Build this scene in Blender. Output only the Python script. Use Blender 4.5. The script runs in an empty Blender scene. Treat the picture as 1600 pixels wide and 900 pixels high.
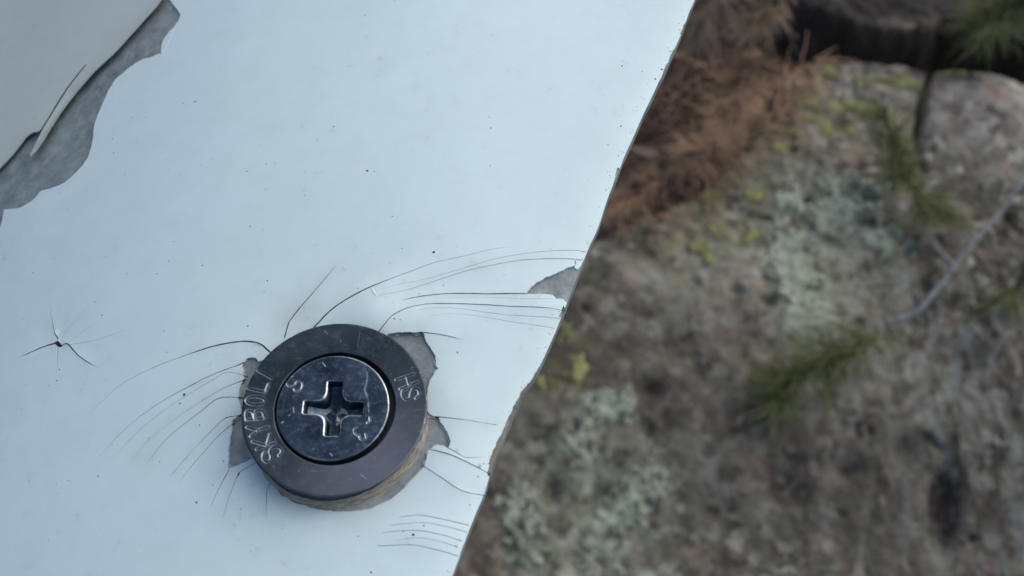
import bpy, math, random
import numpy as np
from mathutils import Vector, geometry

random.seed(7)
rng = np.random.default_rng(11)
sc = bpy.context.scene
COL = sc.collection
MM = 0.001

# ------------------------------------------------------------------ camera, sky, sun, exposure
FPX = 1715.0                      # focal length in photo pixels (1600 wide)
TILT = math.radians(28.0)
CAM = np.array([0.0, -150 * math.sin(TILT), 150 * math.cos(TILT)])      # mm
cam = bpy.data.cameras.new('camera')
cam.lens = 36 * FPX / 1600
cam.clip_start = 0.005
cam.clip_end = 2000
cam.dof.use_dof = True
cam.dof.focus_distance = 0.1595
cam.dof.aperture_fstop = 30
camo = bpy.data.objects.new('camera', cam)
COL.objects.link(camo)
camo.location = Vector(CAM * MM)
camo.rotation_euler = (TILT, 0, 0)
sc.camera = camo

SUN_EL, SUN_AZ = math.radians(42), math.radians(52)     # azimuth from +Y towards +X
w = bpy.data.worlds.new('World')
sc.world = w
w.use_nodes = True
nt = w.node_tree
sky = nt.nodes.new('ShaderNodeTexSky')
sky.sky_type = 'NISHITA'
sky.sun_disc = False
sky.sun_elevation = SUN_EL
sky.sun_rotation = SUN_AZ
sky.dust_density = 2.5
sky.air_density = 1.0
sky.ozone_density = 1.2
bg = nt.nodes['Background']
bg.inputs['Strength'].default_value = 0.125
nt.links.new(sky.outputs[0], bg.inputs['Color'])
sun = bpy.data.lights.new('sun', 'SUN')
sun.energy = 1.5
sun.angle = math.radians(85)
sun.color = (1.0, 0.97, 0.91)
suno = bpy.data.objects.new('sun', sun)
COL.objects.link(suno)
sd = Vector((math.sin(SUN_AZ) * math.cos(SUN_EL), math.cos(SUN_AZ) * math.cos(SUN_EL), math.sin(SUN_EL)))
suno.rotation_euler = sd.to_track_quat('Z', 'Y').to_euler()
suno.location = sd * 2
sc.view_settings.view_transform = 'Standard'
sc.view_settings.look = 'None'
sc.view_settings.exposure = 0.17
sc.view_settings.gamma = 1.0

# ------------------------------------------------------------------ helpers
def pix(px, py, z=0.0, surf=None):
    """point (mm) where the ray of a photo pixel meets height z (or a height function)"""
    px = np.asarray(px, float); py = np.asarray(py, float)
    dx = (px - 800) / FPX; dyc = -(py - 450) / FPX
    c, s = math.cos(TILT), math.sin(TILT)
    d = np.stack([dx, dyc * c + s, dyc * s - c], -1)
    zz = np.zeros_like(px) + z
    for _ in range(1 if surf is None else 8):
        t = (zz - CAM[2]) / d[..., 2]
        P = CAM + d * t[..., None]
        if surf is not None:
            zz = surf(P[..., 0], P[..., 1]) + z
    return P

def pts(lst, z=0.0, surf=None):
    a = np.array(lst, float)
    return pix(a[:, 0], a[:, 1], z, surf)[:, :2]

def _hash(ix, iy, seed):
    h = (ix.astype(np.int64) * 374761393 + iy.astype(np.int64) * 668265263 + seed * 974711) & 0x7fffffff
    h = (h ^ (h >> 13)) * 1274126177 & 0x7fffffff
    h = (h ^ (h >> 16)) & 0xffff
    return h / 65535.0

def vnoise(x, y, seed=0):
    ix = np.floor(x); iy = np.floor(y)
    fx = x - ix; fy = y - iy
    fx = fx * fx * (3 - 2 * fx); fy = fy * fy * (3 - 2 * fy)
    a = _hash(ix, iy, seed); b = _hash(ix + 1, iy, seed)
    c = _hash(ix, iy + 1, seed); d = _hash(ix + 1, iy + 1, seed)
    return (a * (1 - fx) + b * fx) * (1 - fy) + (c * (1 - fx) + d * fx) * fy

def fbm(x, y, scale, octv=4, seed=0, gain=0.5):
    v = 0; amp = 1; tot = 0; f = 1.0 / scale
    for o in range(octv):
        v = v + amp * vnoise(x * f + 17.3 * o, y * f - 9.1 * o, seed + o)
        tot += amp; amp *= gain; f *= 2.03
    return v / tot - 0.5

def segdist(x, y, poly):
    """distance from points to a polyline"""
    best = np.full(np.shape(x), 1e9)
    for (ax, ay), (bx, by) in zip(poly[:-1], poly[1:]):
        vx, vy = bx - ax, by - ay
        t = np.clip(((x - ax) * vx + (y - ay) * vy) / (vx * vx + vy * vy + 1e-12), 0, 1)
        best = np.minimum(best, np.hypot(x - ax - t * vx, y - ay - t * vy))
    return best

def inpoly(x, y, poly):
    ins = np.zeros(np.shape(x), bool)
    n = len(poly)
    for i in range(n):
        x1, y1 = poly[i]; x2, y2 = poly[(i + 1) % n]
        if y1 == y2: continue
        c = ((y1 > y) != (y2 > y)) & (x < (x2 - x1) * (y - y1) / (y2 - y1) + x1)
        ins ^= c
    return ins

def sdist(x, y, poly):
    """signed distance, positive inside"""
    d = segdist(x, y, list(poly) + [poly[0]])
    return np.where(inpoly(x, y, poly), d, -d)

def smooth(t):
    t = np.clip(t, 0, 1); return t * t * (3 - 2 * t)

def spline(P, step, closed=False):
    """Catmull-Rom resampling"""
    P = np.asarray(P, float); n = len(P); out = []
    rngi = range(n if closed else n - 1)
    for i in rngi:
        if closed:
            p0, p1, p2, p3 = P[(i - 1) % n], P[i], P[(i + 1) % n], P[(i + 2) % n]
        else:
            p1, p2 = P[i], P[i + 1]
            p0 = P[i - 1] if i > 0 else 2 * p1 - p2
            p3 = P[i + 2] if i + 2 < n else 2 * p2 - p1
        k = max(1, int(math.ceil(np.linalg.norm(p2 - p1) / step)))
        for j in range(k):
            t = j / k
            out.append(0.5 * (2 * p1 + (p2 - p0) * t + (2 * p0 - 5 * p1 + 4 * p2 - p3) * t * t + (3 * p1 - p0 - 3 * p2 + p3) * t ** 3))
    if not closed: out.append(P[-1])
    return np.array(out)

def mesh(name, V, F, mat, parent=None, smoothed=True, attrs=None):
    me = bpy.data.meshes.new(name)
    V = np.asarray(V, float) * MM
    me.vertices.add(len(V)); me.vertices.foreach_set('co', V.ravel())
    if isinstance(F, np.ndarray):
        k = F.shape[1]; nf = len(F)
        me.loops.add(nf * k); me.loops.foreach_set('vertex_index', F.ravel().astype(np.int32))
        me.polygons.add(nf); me.polygons.foreach_set('loop_start', np.arange(nf, dtype=np.int32) * k)
    else:
        lens = [len(f) for f in F]
        me.loops.add(sum(lens)); me.loops.foreach_set('vertex_index', [i for f in F for i in f])
        me.polygons.add(len(F)); me.polygons.foreach_set('loop_start', np.concatenate([[0], np.cumsum(lens)[:-1]]).astype(np.int32))
    me.update(calc_edges=True)
    me.validate()
    me.polygons.foreach_set('use_smooth', [smoothed] * len(me.polygons))
    for an, av in (attrs or {}).items():
        a = me.attributes.new(an, 'FLOAT', 'POINT'); a.data.foreach_set('value', np.asarray(av, np.float32))
    me.materials.append(mat)
    o = bpy.data.objects.new(name, me); COL.objects.link(o)
    if parent is not None: o.parent = parent
    return o

def root(name, label, cat, group=None, kind=None):
    o = bpy.data.objects.new(name, None); COL.objects.link(o)
    o['label'] = label; o['category'] = cat; o.empty_display_size = 0.01
    if group: o['group'] = group
    if kind: o['kind'] = kind
    return o

def grid_faces(nr, nc, wrap=False):
    i = np.arange(nr - 1)[:, None]; j = np.arange(nc if wrap else nc - 1)[None, :]
    j2 = (j + 1) % nc
    a = i * nc + j; b = i * nc + j2; c = (i + 1) * nc + j2; d = (i + 1) * nc + j
    return np.stack([a, b, c, d], -1).reshape(-1, 4)

# ------------------------------------------------------------------ material helpers
class NT:
    def __init__(s, name):
        s.m = bpy.data.materials.new(name); s.m.use_nodes = True
        s.t = s.m.node_tree; s.b = s.t.nodes['Principled BSDF']
        s.tc = s.t.nodes.new('ShaderNodeTexCoord').outputs['Object']
    def n(s, typ, **kw):
        o = s.t.nodes.new(typ)
        for k, v in kw.items():
            if k.startswith('i_'):
                key = k[2:]; o.inputs[int(key) if key.isdigit() else key].default_value = v
            else: setattr(o, k, v)
        return o
    def l(s, a, b): s.t.links.new(a, b)
    def noise(s, scale, detail=5, rough=0.55, vec=None, dist=0.0):
        o = s.n('ShaderNodeTexNoise'); o.inputs['Scale'].default_value = scale
        o.inputs['Detail'].default_value = detail; o.inputs['Roughness'].default_value = rough
        o.inputs['Distortion'].default_value = dist
        s.l(vec or s.tc, o.inputs['Vector']); return o.outputs['Fac']
    def ramp(s, fac, stops):
        r = s.n('ShaderNodeValToRGB'); e = r.color_ramp.elements
        while len(e) < len(stops): e.new(0.5)
        for el, (p, c) in zip(e, stops):
            el.position = p; el.color = (c, c, c, 1) if isinstance(c, (int, float)) else (*c, 1)
        s.l(fac, r.inputs[0]); return r.outputs[0]
    def mix(s, fac, a, b, mode='MIX'):
        m = s.n('ShaderNodeMix', data_type='RGBA', blend_type=mode)
        for k_, v in ((0, fac), (6, a), (7, b)):
            sock = m.inputs[k_]
            if hasattr(v, 'is_linked'): s.l(v, sock)
            elif isinstance(v, (int, float)): sock.default_value = v if k_ == 0 else (v, v, v, 1)
            else: sock.default_value = (*v, 1)
        return m.outputs[2]
    def math(s, op, a, b=0.0):
        m = s.n('ShaderNodeMath', operation=op)
        for v, sock in ((a, m.inputs[0]), (b, m.inputs[1])):
            if hasattr(v, 'is_linked'): s.l(v, sock)
            else: sock.default_value = v
        return m.outputs[0]
    def attr(s, name):
        a = s.n('ShaderNodeAttribute'); a.attribute_name = name; return a.outputs['Fac']
    def scaled(s, x, y, z, rot=0):
        m = s.n('ShaderNodeMapping'); m.inputs['Scale'].default_value = (x, y, z)
        m.inputs['Rotation'].default_value = (0, 0, rot)
        s.l(s.tc, m.inputs['Vector']); return m.outputs[0]
    def bump(s, h, strength, dist):
        b = s.n('ShaderNodeBump'); b.inputs['Strength'].default_value = strength; b.inputs['Distance'].default_value = dist
        s.l(h, b.inputs['Height']); s.l(b.outputs[0], s.b.inputs['Normal'])
    def set(s, **kw):
        for k, v in kw.items():
            k = k.replace('_', ' ')
            sock = s.b.inputs[k]
            if hasattr(v, 'is_linked'): s.l(v, sock)
            elif isinstance(v, tuple): sock.default_value = (*v, 1)
            else: sock.default_value = v
        return s.m

def paint_material(name, base, dirt):
    M = NT(name)
    soft = M.ramp(M.noise(45, 4), [(0.35, 0.0), (0.75, 1.0)])
    c = M.mix(soft, base, tuple(v * 0.93 for v in base))
    c = M.mix(M.math('MULTIPLY', M.ramp(M.noise(210, 5, 0.65), [(0.45, 0.0), (0.7, 1.0)]), 0.5), c, tuple(v * 0.90 for v in base))
    # grey scuffs and fine speckling of dirt
    sc1 = M.noise(420, 6, 0.7); reg = M.noise(85, 3)
    scuff = M.math('MULTIPLY', M.ramp(sc1, [(0.60, 0.0), (0.74, 1.0)]), M.ramp(reg, [(0.46, 0.0), (0.64, 1.0)]))
    c = M.mix(M.math('MULTIPLY', scuff, 0.42), c, (0.27, 0.28, 0.28))
    vor = M.n('ShaderNodeTexVoronoi'); vor.inputs['Scale'].default_value = 190; M.l(M.tc, vor.inputs['Vector'])
    spk = M.ramp(vor.outputs['Distance'], [(0.028, 1.0), (0.045, 0.0)])
    pick = M.ramp(M.noise(130, 2), [(0.56, 0.0), (0.60, 1.0)])
    c = M.mix(M.math('MULTIPLY', M.math('MULTIPLY', spk, pick), 0.75), c, (0.09, 0.09, 0.09))
    # hairline scratches
    scr = M.noise(60, 3, 0.5, vec=M.scaled(1.2, 14, 1, 0.5))
    scr2 = M.ramp(scr, [(0.495, 0.0), (0.5, 1.0), (0.505, 0.0)])
    c = M.mix(M.math('MULTIPLY', M.math('MULTIPLY', scr2, M.ramp(M.noise(30, 2), [(0.52, 0.0), (0.7, 1.0)])), 0.10), c, (0.3, 0.32, 0.33))
    # yellow-brown grime that has crept out from the fastener and the cracks (attribute 'stain')
    st = M.math('MULTIPLY', M.attr('stain'), M.ramp(M.noise(170, 5, 0.65), [(0.30, 0.15), (0.72, 1.0)]))
    c = M.mix(M.math('MULTIPLY', st, dirt), c, (0.30, 0.28, 0.20))
    M.bump(M.noise(900, 3), 0.18, 0.00010)
    return M.set(Base_Color=c, Roughness=M.ramp(M.noise(60, 3), [(0.3, 0.42), (0.7, 0.55)]), Specular_IOR_Level=0.32)

M_paint = paint_material('white_paint', (0.66, 0.795, 0.80), 0.55)
M_flake = paint_material('aged_paint', (0.56, 0.62, 0.585), 0.3)

def mk_substrate():
    M = NT('bare_grey_laminate')
    n1 = M.noise(380, 6, 0.7)
    n2 = M.noise(110, 4, 0.6)
    c = M.ramp(n2, [(0.30, (0.13, 0.16, 0.165)), (0.55, (0.195, 0.23, 0.235)), (0.75, (0.27, 0.31, 0.31))])
    c = M.mix(M.ramp(n1, [(0.42, 0.0), (0.70, 0.8)]), c, (0.36, 0.39, 0.385))
    c = M.mix(M.ramp(M.noise(240, 4, 0.7), [(0.60, 0.0), (0.76, 0.8)]), c, (0.13, 0.115, 0.095))
    M.bump(n1, 0.5, 0.00015)
    return M.set(Base_Color=c, Roughness=0.62)
M_sub = mk_substrate()

def mk_grime():
    M = NT('crack_grime')
    c = M.ramp(M.noise(300, 4), [(0.35, (0.012, 0.013, 0.016)), (0.7, (0.05, 0.05, 0.05))])
    return M.set(Base_Color=c, Roughness=0.8)
M_grime = mk_grime()

def mk_brown():
    M = NT('chipped_edge_laminate')
    c = M.ramp(M.noise(420, 6, 0.7), [(0.33, (0.10, 0.08, 0.06)), (0.55, (0.24, 0.20, 0.155)), (0.75, (0.42, 0.39, 0.33))])
    M.bump(M.noise(600, 5, 0.7), 0.6, 0.0002)
    return M.set(Base_Color=c, Roughness=0.7)
M_brown = mk_brown()

def mk_collar():
    M = NT('fibre_laminate_collar')
    ang = M.attr('ang'); hh = M.attr('hh')
    cb = M.n('ShaderNodeCombineXYZ'); M.l(M.math('MULTIPLY', ang, 0.55), cb.inputs[0]); M.l(M.math('MULTIPLY', hh, 4.5), cb.inputs[1])
    n1 = M.noise(3.6, 8, 0.72, vec=cb.outputs[0], dist=0.5)
    c = M.ramp(n1, [(0.32, (0.045, 0.042, 0.036)), (0.43, (0.24, 0.22, 0.165)), (0.56, (0.50, 0.46, 0.36)), (0.78, (0.70, 0.67, 0.57))])
    c = M.mix(M.ramp(hh, [(0.0, 1.0), (0.30, 0.0)]), c, M.ramp(M.noise(500, 5, 0.7), [(0.35, (0.30, 0.31, 0.28)), (0.7, (0.62, 0.65, 0.60))]))
    M.bump(n1, 0.9, 0.0003)
    return M.set(Base_Color=c, Roughness=0.5)
M_collar = mk_collar()

def metal(name, dark, light, rough, worn, nscale=160, scuffs=0.35):
    M = NT(name)
    n1 = M.noise(nscale, 5, 0.6)
    c = M.ramp(n1, [(0.3, dark), (0.72, light)])
    # rub marks and mottling of the oxide
    n2 = M.noise(nscale * 4.5, 7, 0.75)
    c = M.mix(M.math('MULTIPLY', M.ramp(n2, [(0.50, 0.0), (0.74, 1.0)]), scuffs), c, tuple(v * 3.0 for v in light))
    st = M.noise(130, 4, 0.6, vec=M.scaled(1, 22, 1, 0.9), dist=0.3)
    c = M.mix(M.math('MULTIPLY', M.ramp(st, [(0.66, 0.0), (0.70, 1.0)]), 0.22), c, worn)
    sky_sheen = M.attr('sky_sheen')
    c = M.mix(sky_sheen, c, M.mix(0.7, c, (0.22, 0.23, 0.27)))  # brighter sky reflection mixed into the base colour
    wr = M.math('MULTIPLY', M.attr('wear_glint'), M.ramp(M.noise(900, 4, 0.7), [(0.30, 0.5), (0.55, 1.0)]))
    c = M.mix(wr, c, worn)  # bare worn metal, and highlights painted with the same colour
    r = M.math('ADD', M.ramp(n1, [(0.3, rough), (0.75, rough + 0.12)]), 0.0)
    M.bump(n2, 0.18, 0.00006)
    return M.set(Base_Color=c, Metallic=0.85, Roughness=r)
M_ring = metal('black_oxide_steel', (0.018, 0.028, 0.036), (0.050, 0.067, 0.081), 0.33, (0.42, 0.47, 0.52))
M_screw = metal('blued_steel', (0.018, 0.029, 0.046), (0.058, 0.082, 0.118), 0.24, (0.78, 0.84, 0.88), 200, 0.65)

def plain(name, c1, c2, scale, rough=0.8, bump=0.0, bd=0.001, attr=None):
    M = NT(name)
    f = M.noise(scale, 5, 0.6)
    c = M.ramp(f, [(0.3, c1), (0.7, c2)])
    if bump: M.bump(f, bump, bd)
    return M.set(Base_Color=c, Roughness=rough)
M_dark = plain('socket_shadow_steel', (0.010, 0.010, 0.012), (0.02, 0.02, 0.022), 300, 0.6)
M_speck = plain('dirt_speck', (0.02, 0.022, 0.025), (0.06, 0.06, 0.06), 500, 0.9)
M_needle = plain('green_needle', (0.075, 0.088, 0.024), (0.21, 0.225, 0.080), 22, 0.55)
M_dead = plain('dead_needle', (0.11, 0.065, 0.038), (0.60, 0.38, 0.24), 22, 0.7)
M_deadtan = plain('tan_dead_needle', (0.18, 0.13, 0.08), (0.56, 0.44, 0.31), 22, 0.7)
M_twig = plain('weathered_twig', (0.09, 0.095, 0.10), (0.25, 0.26, 0.275), 120, 0.8, 0.5, 0.001)
M_bark = plain('dark_twig_bark', (0.035, 0.028, 0.024), (0.10, 0.08, 0.065), 120, 0.85, 0.5, 0.001)
def mk_lichen(name, c1, c2, c3):
    M = NT(name); f = M.noise(80, 6, 0.7)
    c = M.ramp(f, [(0.32, c1), (0.52, c2), (0.70, c3)])
    c = M.mix(M.math('MULTIPLY', M.ramp(M.noise(150, 5, 0.7), [(0.52, 0.0), (0.62, 1.0)]), 0.7), c, (0.07, 0.065, 0.05))
    M.bump(f, 0.7, 0.003)
    return M.set(Base_Color=c, Roughness=0.95)
M_paleL = mk_lichen('pale_lichen', (0.14, 0.16, 0.115), (0.29, 0.33, 0.25), (0.44, 0.48, 0.39))
M_fadedL = mk_lichen('faded_lichen', (0.12, 0.135, 0.10), (0.25, 0.285, 0.22), (0.39, 0.43, 0.35))
M_yelL = mk_lichen('yellow_lichen', (0.14, 0.135, 0.06), (0.25, 0.255, 0.09), (0.38, 0.39, 0.15))

def mk_rock(name, shift):
    M = NT(name)
    mid = M.noise(38, 7, 0.68, dist=0.2)
    fine = M.noise(150, 6, 0.7)
    wob = M.n('ShaderNodeTexNoise'); wob.inputs['Scale'].default_value = 60; wob.inputs['Detail'].default_value = 4; M.l(M.tc, wob.inputs['Vector'])
    def cells(scale, amt):
        v = M.n('ShaderNodeVectorMath', operation='MULTIPLY_ADD'); M.l(wob.outputs['Color'], v.inputs[0]); v.inputs[1].default_value = (amt,) * 3; M.l(M.tc, v.inputs[2])
        o = M.n('ShaderNodeTexVoronoi'); o.inputs['Scale'].default_value = scale; M.l(v.outputs[0], o.inputs['Vector'])
        sp = M.n('ShaderNodeSeparateColor'); M.l(o.outputs['Color'], sp.inputs[0]); return sp.outputs[0], sp.outputs[1]
    a1, a2 = cells(42, 0.050); b1, b2 = cells(105, 0.022)
    c = M.ramp(mid, [(0.30, (0.050, 0.044, 0.034)), (0.48, (0.105, 0.096, 0.074)), (0.66, (0.185, 0.172, 0.138))])
    c = M.mix(0.62, c, M.ramp(a1, [(0.0, (0.030, 0.026, 0.022)), (0.25, (0.085, 0.066, 0.048)), (0.42, (0.13, 0.125, 0.095)), (0.58, (0.155, 0.12, 0.095)), (0.72, (0.20, 0.20, 0.165)), (0.86, (0.12, 0.135, 0.10)), (1.0, (0.30, 0.30, 0.27))]))
    c = M.mix(M.ramp(b1, [(0.35, 0.0), (0.55, 0.55)]), c, M.ramp(b2, [(0.0, (0.025, 0.022, 0.02)), (0.3, (0.07, 0.055, 0.042)), (0.5, (0.13, 0.125, 0.10)), (0.75, (0.24, 0.235, 0.20)), (0.92, (0.42, 0.42, 0.38))]))
    c = M.mix(M.math('MULTIPLY', M.ramp(M.noise(24, 5, 0.65), [(0.50, 0.0), (0.66, 1.0)]), 0.40), c, (0.17, 0.105, 0.07))
    c = M.mix(M.math('MULTIPLY', M.ramp(M.noise(19, 7, 0.75), [(0.50, 0.0), (0.60, 1.0)]), 0.5), c, (0.135, 0.15, 0.105))
    c = M.mix(M.math('MULTIPLY', M.ramp(M.noise(52, 7, 0.75), [(0.54, 0.0), (0.62, 1.0)]), 0.75), c, (0.030, 0.026, 0.022))
    c = M.mix(M.math('MULTIPLY', M.ramp(M.noise(46, 6, 0.72), [(0.54, 0.0), (0.60, 1.0)]), 0.6), c, (0.24, 0.17, 0.135))
    c = M.mix(M.math('MULTIPLY', M.ramp(M.noise(58, 6, 0.72, vec=M.scaled(1, 1, 1, 2.0)), [(0.56, 0.0), (0.62, 1.0)]), 0.7), c, (0.27, 0.27, 0.25))
    # thin powdery lichen film and lemon specks
    c = M.mix(M.math('MULTIPLY', M.math('MULTIPLY', M.attr('film'), M.ramp(M.noise(65, 7, 0.75), [(0.42, 0.0), (0.56, 1.0)])), 0.75), c, (0.27, 0.305, 0.235))
    c = M.mix(M.math('MULTIPLY', M.math('MULTIPLY', M.attr('lemon'), M.ramp(M.noise(75, 5, 0.7), [(0.50, 0.0), (0.60, 1.0)])), 0.75), c, (0.26, 0.26, 0.09))
    # broad regions: paler clean stone, red-brown staining, grey-blue streaks
    c = M.mix(M.math('MULTIPLY', M.attr('pale'), M.ramp(mid, [(0.25, 0.25), (0.6, 0.75)])), c, M.mix(M.ramp(M.noise(45, 5, 0.6), [(0.4, 0.0), (0.65, 1.0)]), (0.40, 0.39, 0.365), (0.27, 0.215, 0.18)))
    c = M.mix(M.math('MULTIPLY', M.attr('rust'), M.ramp(mid, [(0.3, 0.7), (0.7, 0.2)])), c, (0.095, 0.055, 0.04))
    strk = M.noise(40, 6, 0.7, vec=M.scaled(2.0, 0.45, 1, -0.30))
    c = M.mix(M.math('MULTIPLY', M.attr('streak'), M.ramp(strk, [(0.50, 0.0), (0.60, 0.8)])), c, (0.23, 0.25, 0.25))
    c = M.mix(M.math('MULTIPLY', M.attr('streak'), M.ramp(strk, [(0.38, 0.8), (0.46, 0.0)])), c, (0.035, 0.030, 0.026))
    c = M.mix(M.math('MULTIPLY', M.attr('dull'), 0.50), c, (0.060, 0.052, 0.045))
    gm = M.n('ShaderNodeGamma'); M.l(c, gm.inputs[0]); gm.inputs[1].default_value = 1.6
    c = M.mix(1.0, gm.outputs[0], 2.4, 'MULTIPLY')
    hs = M.n('ShaderNodeHueSaturation'); hs.inputs['Saturation'].default_value = 0.84; M.l(c, hs.inputs['Color']); c = hs.outputs[0]
    M.bump(M.math('ADD', mid, M.math('MULTIPLY', fine, 0.4)), 0.5, 0.004)
    return M.set(Base_Color=c, Roughness=0.9)
M_rock = mk_rock('granite', 0)
M_soil = plain('dark_needle_litter', (0.012, 0.007, 0.005), (0.050, 0.026, 0.017), 60, 0.95, 0.9, 0.004)

# ------------------------------------------------------------------ panel surface
EDGE0 = None
def Zs(x, y):
    rim = 0
    if EDGE0 is not None:
        rim = -0.42 * np.exp(-segdist(x, y, EDGE0) / 2.2)
    return rim + Zs0(x, y)
def Zs0(x, y):
    u = np.maximum(0, 0 - x)
    uu = np.minimum(u, 85)
    z = -0.0034 * uu ** 2 - (u - uu) * 0.0068 * 85
    return z + 0.05 * fbm(x, y, 23, 2, 3)

EDGE_PX = [(1330, -560), (1200, -262), (1130, -105), (1085, 0), (1077, 18), (1069, 40), (1062, 58), (1052, 80), (1041, 105), (1030, 126), (1019, 150),
           (1008, 172), (997, 196), (986, 221), (975, 245), (966, 269), (955, 295), (946, 319), (938, 344), (930, 365), (920, 386),
           (912, 406), (905, 425), (897, 445), (888, 468), (879, 490), (869, 515), (858, 540), (847, 564), (836, 584), (822, 605),
           (811, 626), (797, 658), (782, 697), (767, 736), (756, 772), (745, 798), (734, 825), (720, 862), (706, 900), (640, 1060), (560, 1260)]
edge = spline(pts(EDGE_PX, -0.3, Zs), 0.5)
EDGE0 = edge[::8].copy()
en = fbm(edge[:, 1], edge[:, 0] * 0 + 5, 3.0, 5, 41, 0.7)
edge[:, 0] += en * 0.12
LEFTX, TOPY, BOTY = -190.0, edge[0, 1], edge[-1, 1]
outline = np.vstack([edge, [[LEFTX, BOTY], [LEFTX, TOPY]]])

def edge_dist(x, y): return segdist(x, y, edge[::4])

G = []     # local swells of the paint: (x, y, sx, sy, h)
def swell(px, py, sx, sy, h, rot=0):
    p = pts([(px, py)], 0, Zs)[0]; G.append((p[0], p[1], sx, sy, h, rot))
swell(600, 470, 3.5, 2.2, 0.35, 0.5)
swell(572, 497, 3.6, 2.6, 0.55, 0.4)
swell(640, 505, 5.0, 2.2, 0.45, 0.1)
swell(480, 500, 3.0, 2.5, -0.10)
swell(345, 590, 6.0, 2.5, 0.22, 0.4)
swell(330, 660, 5.0, 2.0, 0.18, 0.7)
swell(92, 538, 3.8, 3.2, -0.30)
swell(120, 520, 4.0, 2.2, 0.26, 0.6)
swell(60, 570, 5.0, 3.0, 0.12, 0.3)
swell(850, 478, 5.0, 1.6, 0.25, 0)
swell(700, 610, 2.2, 3.2, 0.28)
swell(716, 700, 2.2, 1.8, 0.22)
swell(820, 430, 4.0, 2.0, 0.22, 0.3)
swell(690, 735, 3.0, 2.0, 0.18)
swell(400, 760, 3.0, 3.0, 0.15)
swell(680, 840, 4.0, 1.6, 0.18)
def swells(x, y):
    z = 0
    for gx, gy, sx, sy, h, r in G:
        a = (x - gx) * math.cos(r) + (y - gy) * math.sin(r); b = -(x - gx) * math.sin(r) + (y - gy) * math.cos(r)
        z = z + h * np.exp(-0.5 * ((a / sx) ** 2 + (b / sy) ** 2))
    return z
PT = 0.26
RELIEF = []       # (polyline, lift, reach): the paint on one side of a crack curls up
def relief(x, y):
    out = 0 * x
    for (L, lift, reach) in RELIEF:
        m = (x > L[:, 0].min() - 4 * reach) & (x < L[:, 0].max() + 4 * reach) & (y > L[:, 1].min() - 4 * reach) & (y < L[:, 1].max() + 4 * reach)
        if not m.any(): continue
        X, Y = x[m], y[m]; best = np.full(X.shape, 1e9); sg = np.zeros(X.shape); ww = np.zeros(X.shape); q_ = -1
        for (ax, ay), (bx, by) in zip(L[:-1], L[1:]):
            vx, vy = bx - ax, by - ay
            t = np.clip(((X - ax) * vx + (Y - ay) * vy) / (vx * vx + vy * vy + 1e-12), 0, 1)
            d = np.hypot(X - ax - t * vx, Y - ay - t * vy); q_ = q_ + 1; u_ = (q_ + t) / (len(L) - 1); c = vx * (Y - ay) - vy * (X - ax)
            k = d < best; best = np.where(k, d, best); sg = np.where(k, np.sign(c), sg); ww = np.where(k, np.clip(np.minimum(u_, 1 - u_) * 7, 0, 1), ww)
        out[m] += ww * lift * np.exp(-best / reach) * np.where(sg * np.sign(lift) > 0, 1, 0) * np.sign(lift)
    return out
def Zp(x, y):
    e = edge_dist(x, y)
    return relief(x, y) + Zs(x, y) + PT + swells(x, y) + 0.035 * fbm(x, y, 6, 2, 9) - 0.09 * np.exp(-(e / 0.5))

P = lambda L: pts(L, PT, Zs)

# ---- regions where the paint is gone
H_top = P([(264, -2), (273, 10), (282, 22), (279, 31), (272, 42), (268, 55), (259, 70), (252, 83), (243, 86), (236, 89), (224, 92), (212, 98), (201, 106), (192, 114), (183, 121), (176, 130),
           (169, 141), (164, 154), (158, 167), (152, 180), (148, 192), (146, 204), (145, 217), (143, 228), (140, 239), (136, 248), (128, 259), (120, 268), (111, 277),
           (102, 284), (91, 290), (80, 294), (71, 296), (64, 298), (60, 303), (55, 309), (48, 315), (40, 320), (32, 324), (24, 326), (14, 327), (6, 327),
           (4, 340), (0, 356), (-14, 380), (-60, 420), (-150, 470), (-330, 500), (-420, 300), (-400, 0), (-250, -150), (60, -190), (200, -140), (245, -60)])
H_fast = P([(600, 532), (607, 524.5), (615, 522.5), (630, 520.6), (645, 519.8), (661, 521), (663, 527), (667, 535), (673, 545), (679, 555), (681, 563), (681, 570), (684, 576),
            (680, 582), (675, 590), (670, 600), (668, 610), (667, 618), (664, 621), (665, 632), (667, 641), (671, 648), (680, 651), (687, 652), (688, 659), (692, 667),
            (698, 675), (702, 682), (704, 689), (702, 696), (700, 701), (692, 698), (683, 696), (677, 698), (672, 703), (668, 707), (667.5, 714),
            (666, 721), (663, 729), (657, 735), (650, 742), (642, 751), (632, 762), (620, 772), (608, 781), (596, 788), (580, 794),
            (560, 798), (540, 800), (520, 799), (500, 797), (480, 792), (465, 787), (450, 780), (438, 773), (434, 764), (432, 756),
            (427, 752), (421, 742), (414, 728), (404, 711), (394, 717), (385, 721.5), (371, 728), (357, 733), (357, 715), (358, 700), (360, 685), (363, 670),
            (364, 656), (374, 650), (378, 646), (376, 636), (373, 622), (374, 612), (377, 601), (382, 592), (380, 586), (381, 578),
            (378, 571), (381, 566), (386, 560), (393, 558), (400, 559), (405, 565), (414, 562), (435, 548), (475, 524), (522, 513), (570, 518)])
H_edge = P([(822, 460), (828, 451), (838, 442), (850, 436), (868, 428), (884, 420), (894, 416.5), (899, 413.5), (897.5, 405.5), (905, 405), (916, 406), (940, 400), (905, 490), (890, 478),
            (884, 472), (878, 467.5), (868, 467.5), (864, 461.5), (845, 460.3)])
H_chip1 = P([(824, 598), (816, 609), (806, 626), (800, 640), (794, 650), (790, 662), (783, 676), (777, 688), (770, 703), (766, 716), (764, 728), (762, 741), (768, 748), (800, 760), (900, 640)])
H_chip2 = P([(934, 362), (930, 368), (925, 377), (921, 384), (930, 392), (960, 370)])
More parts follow.
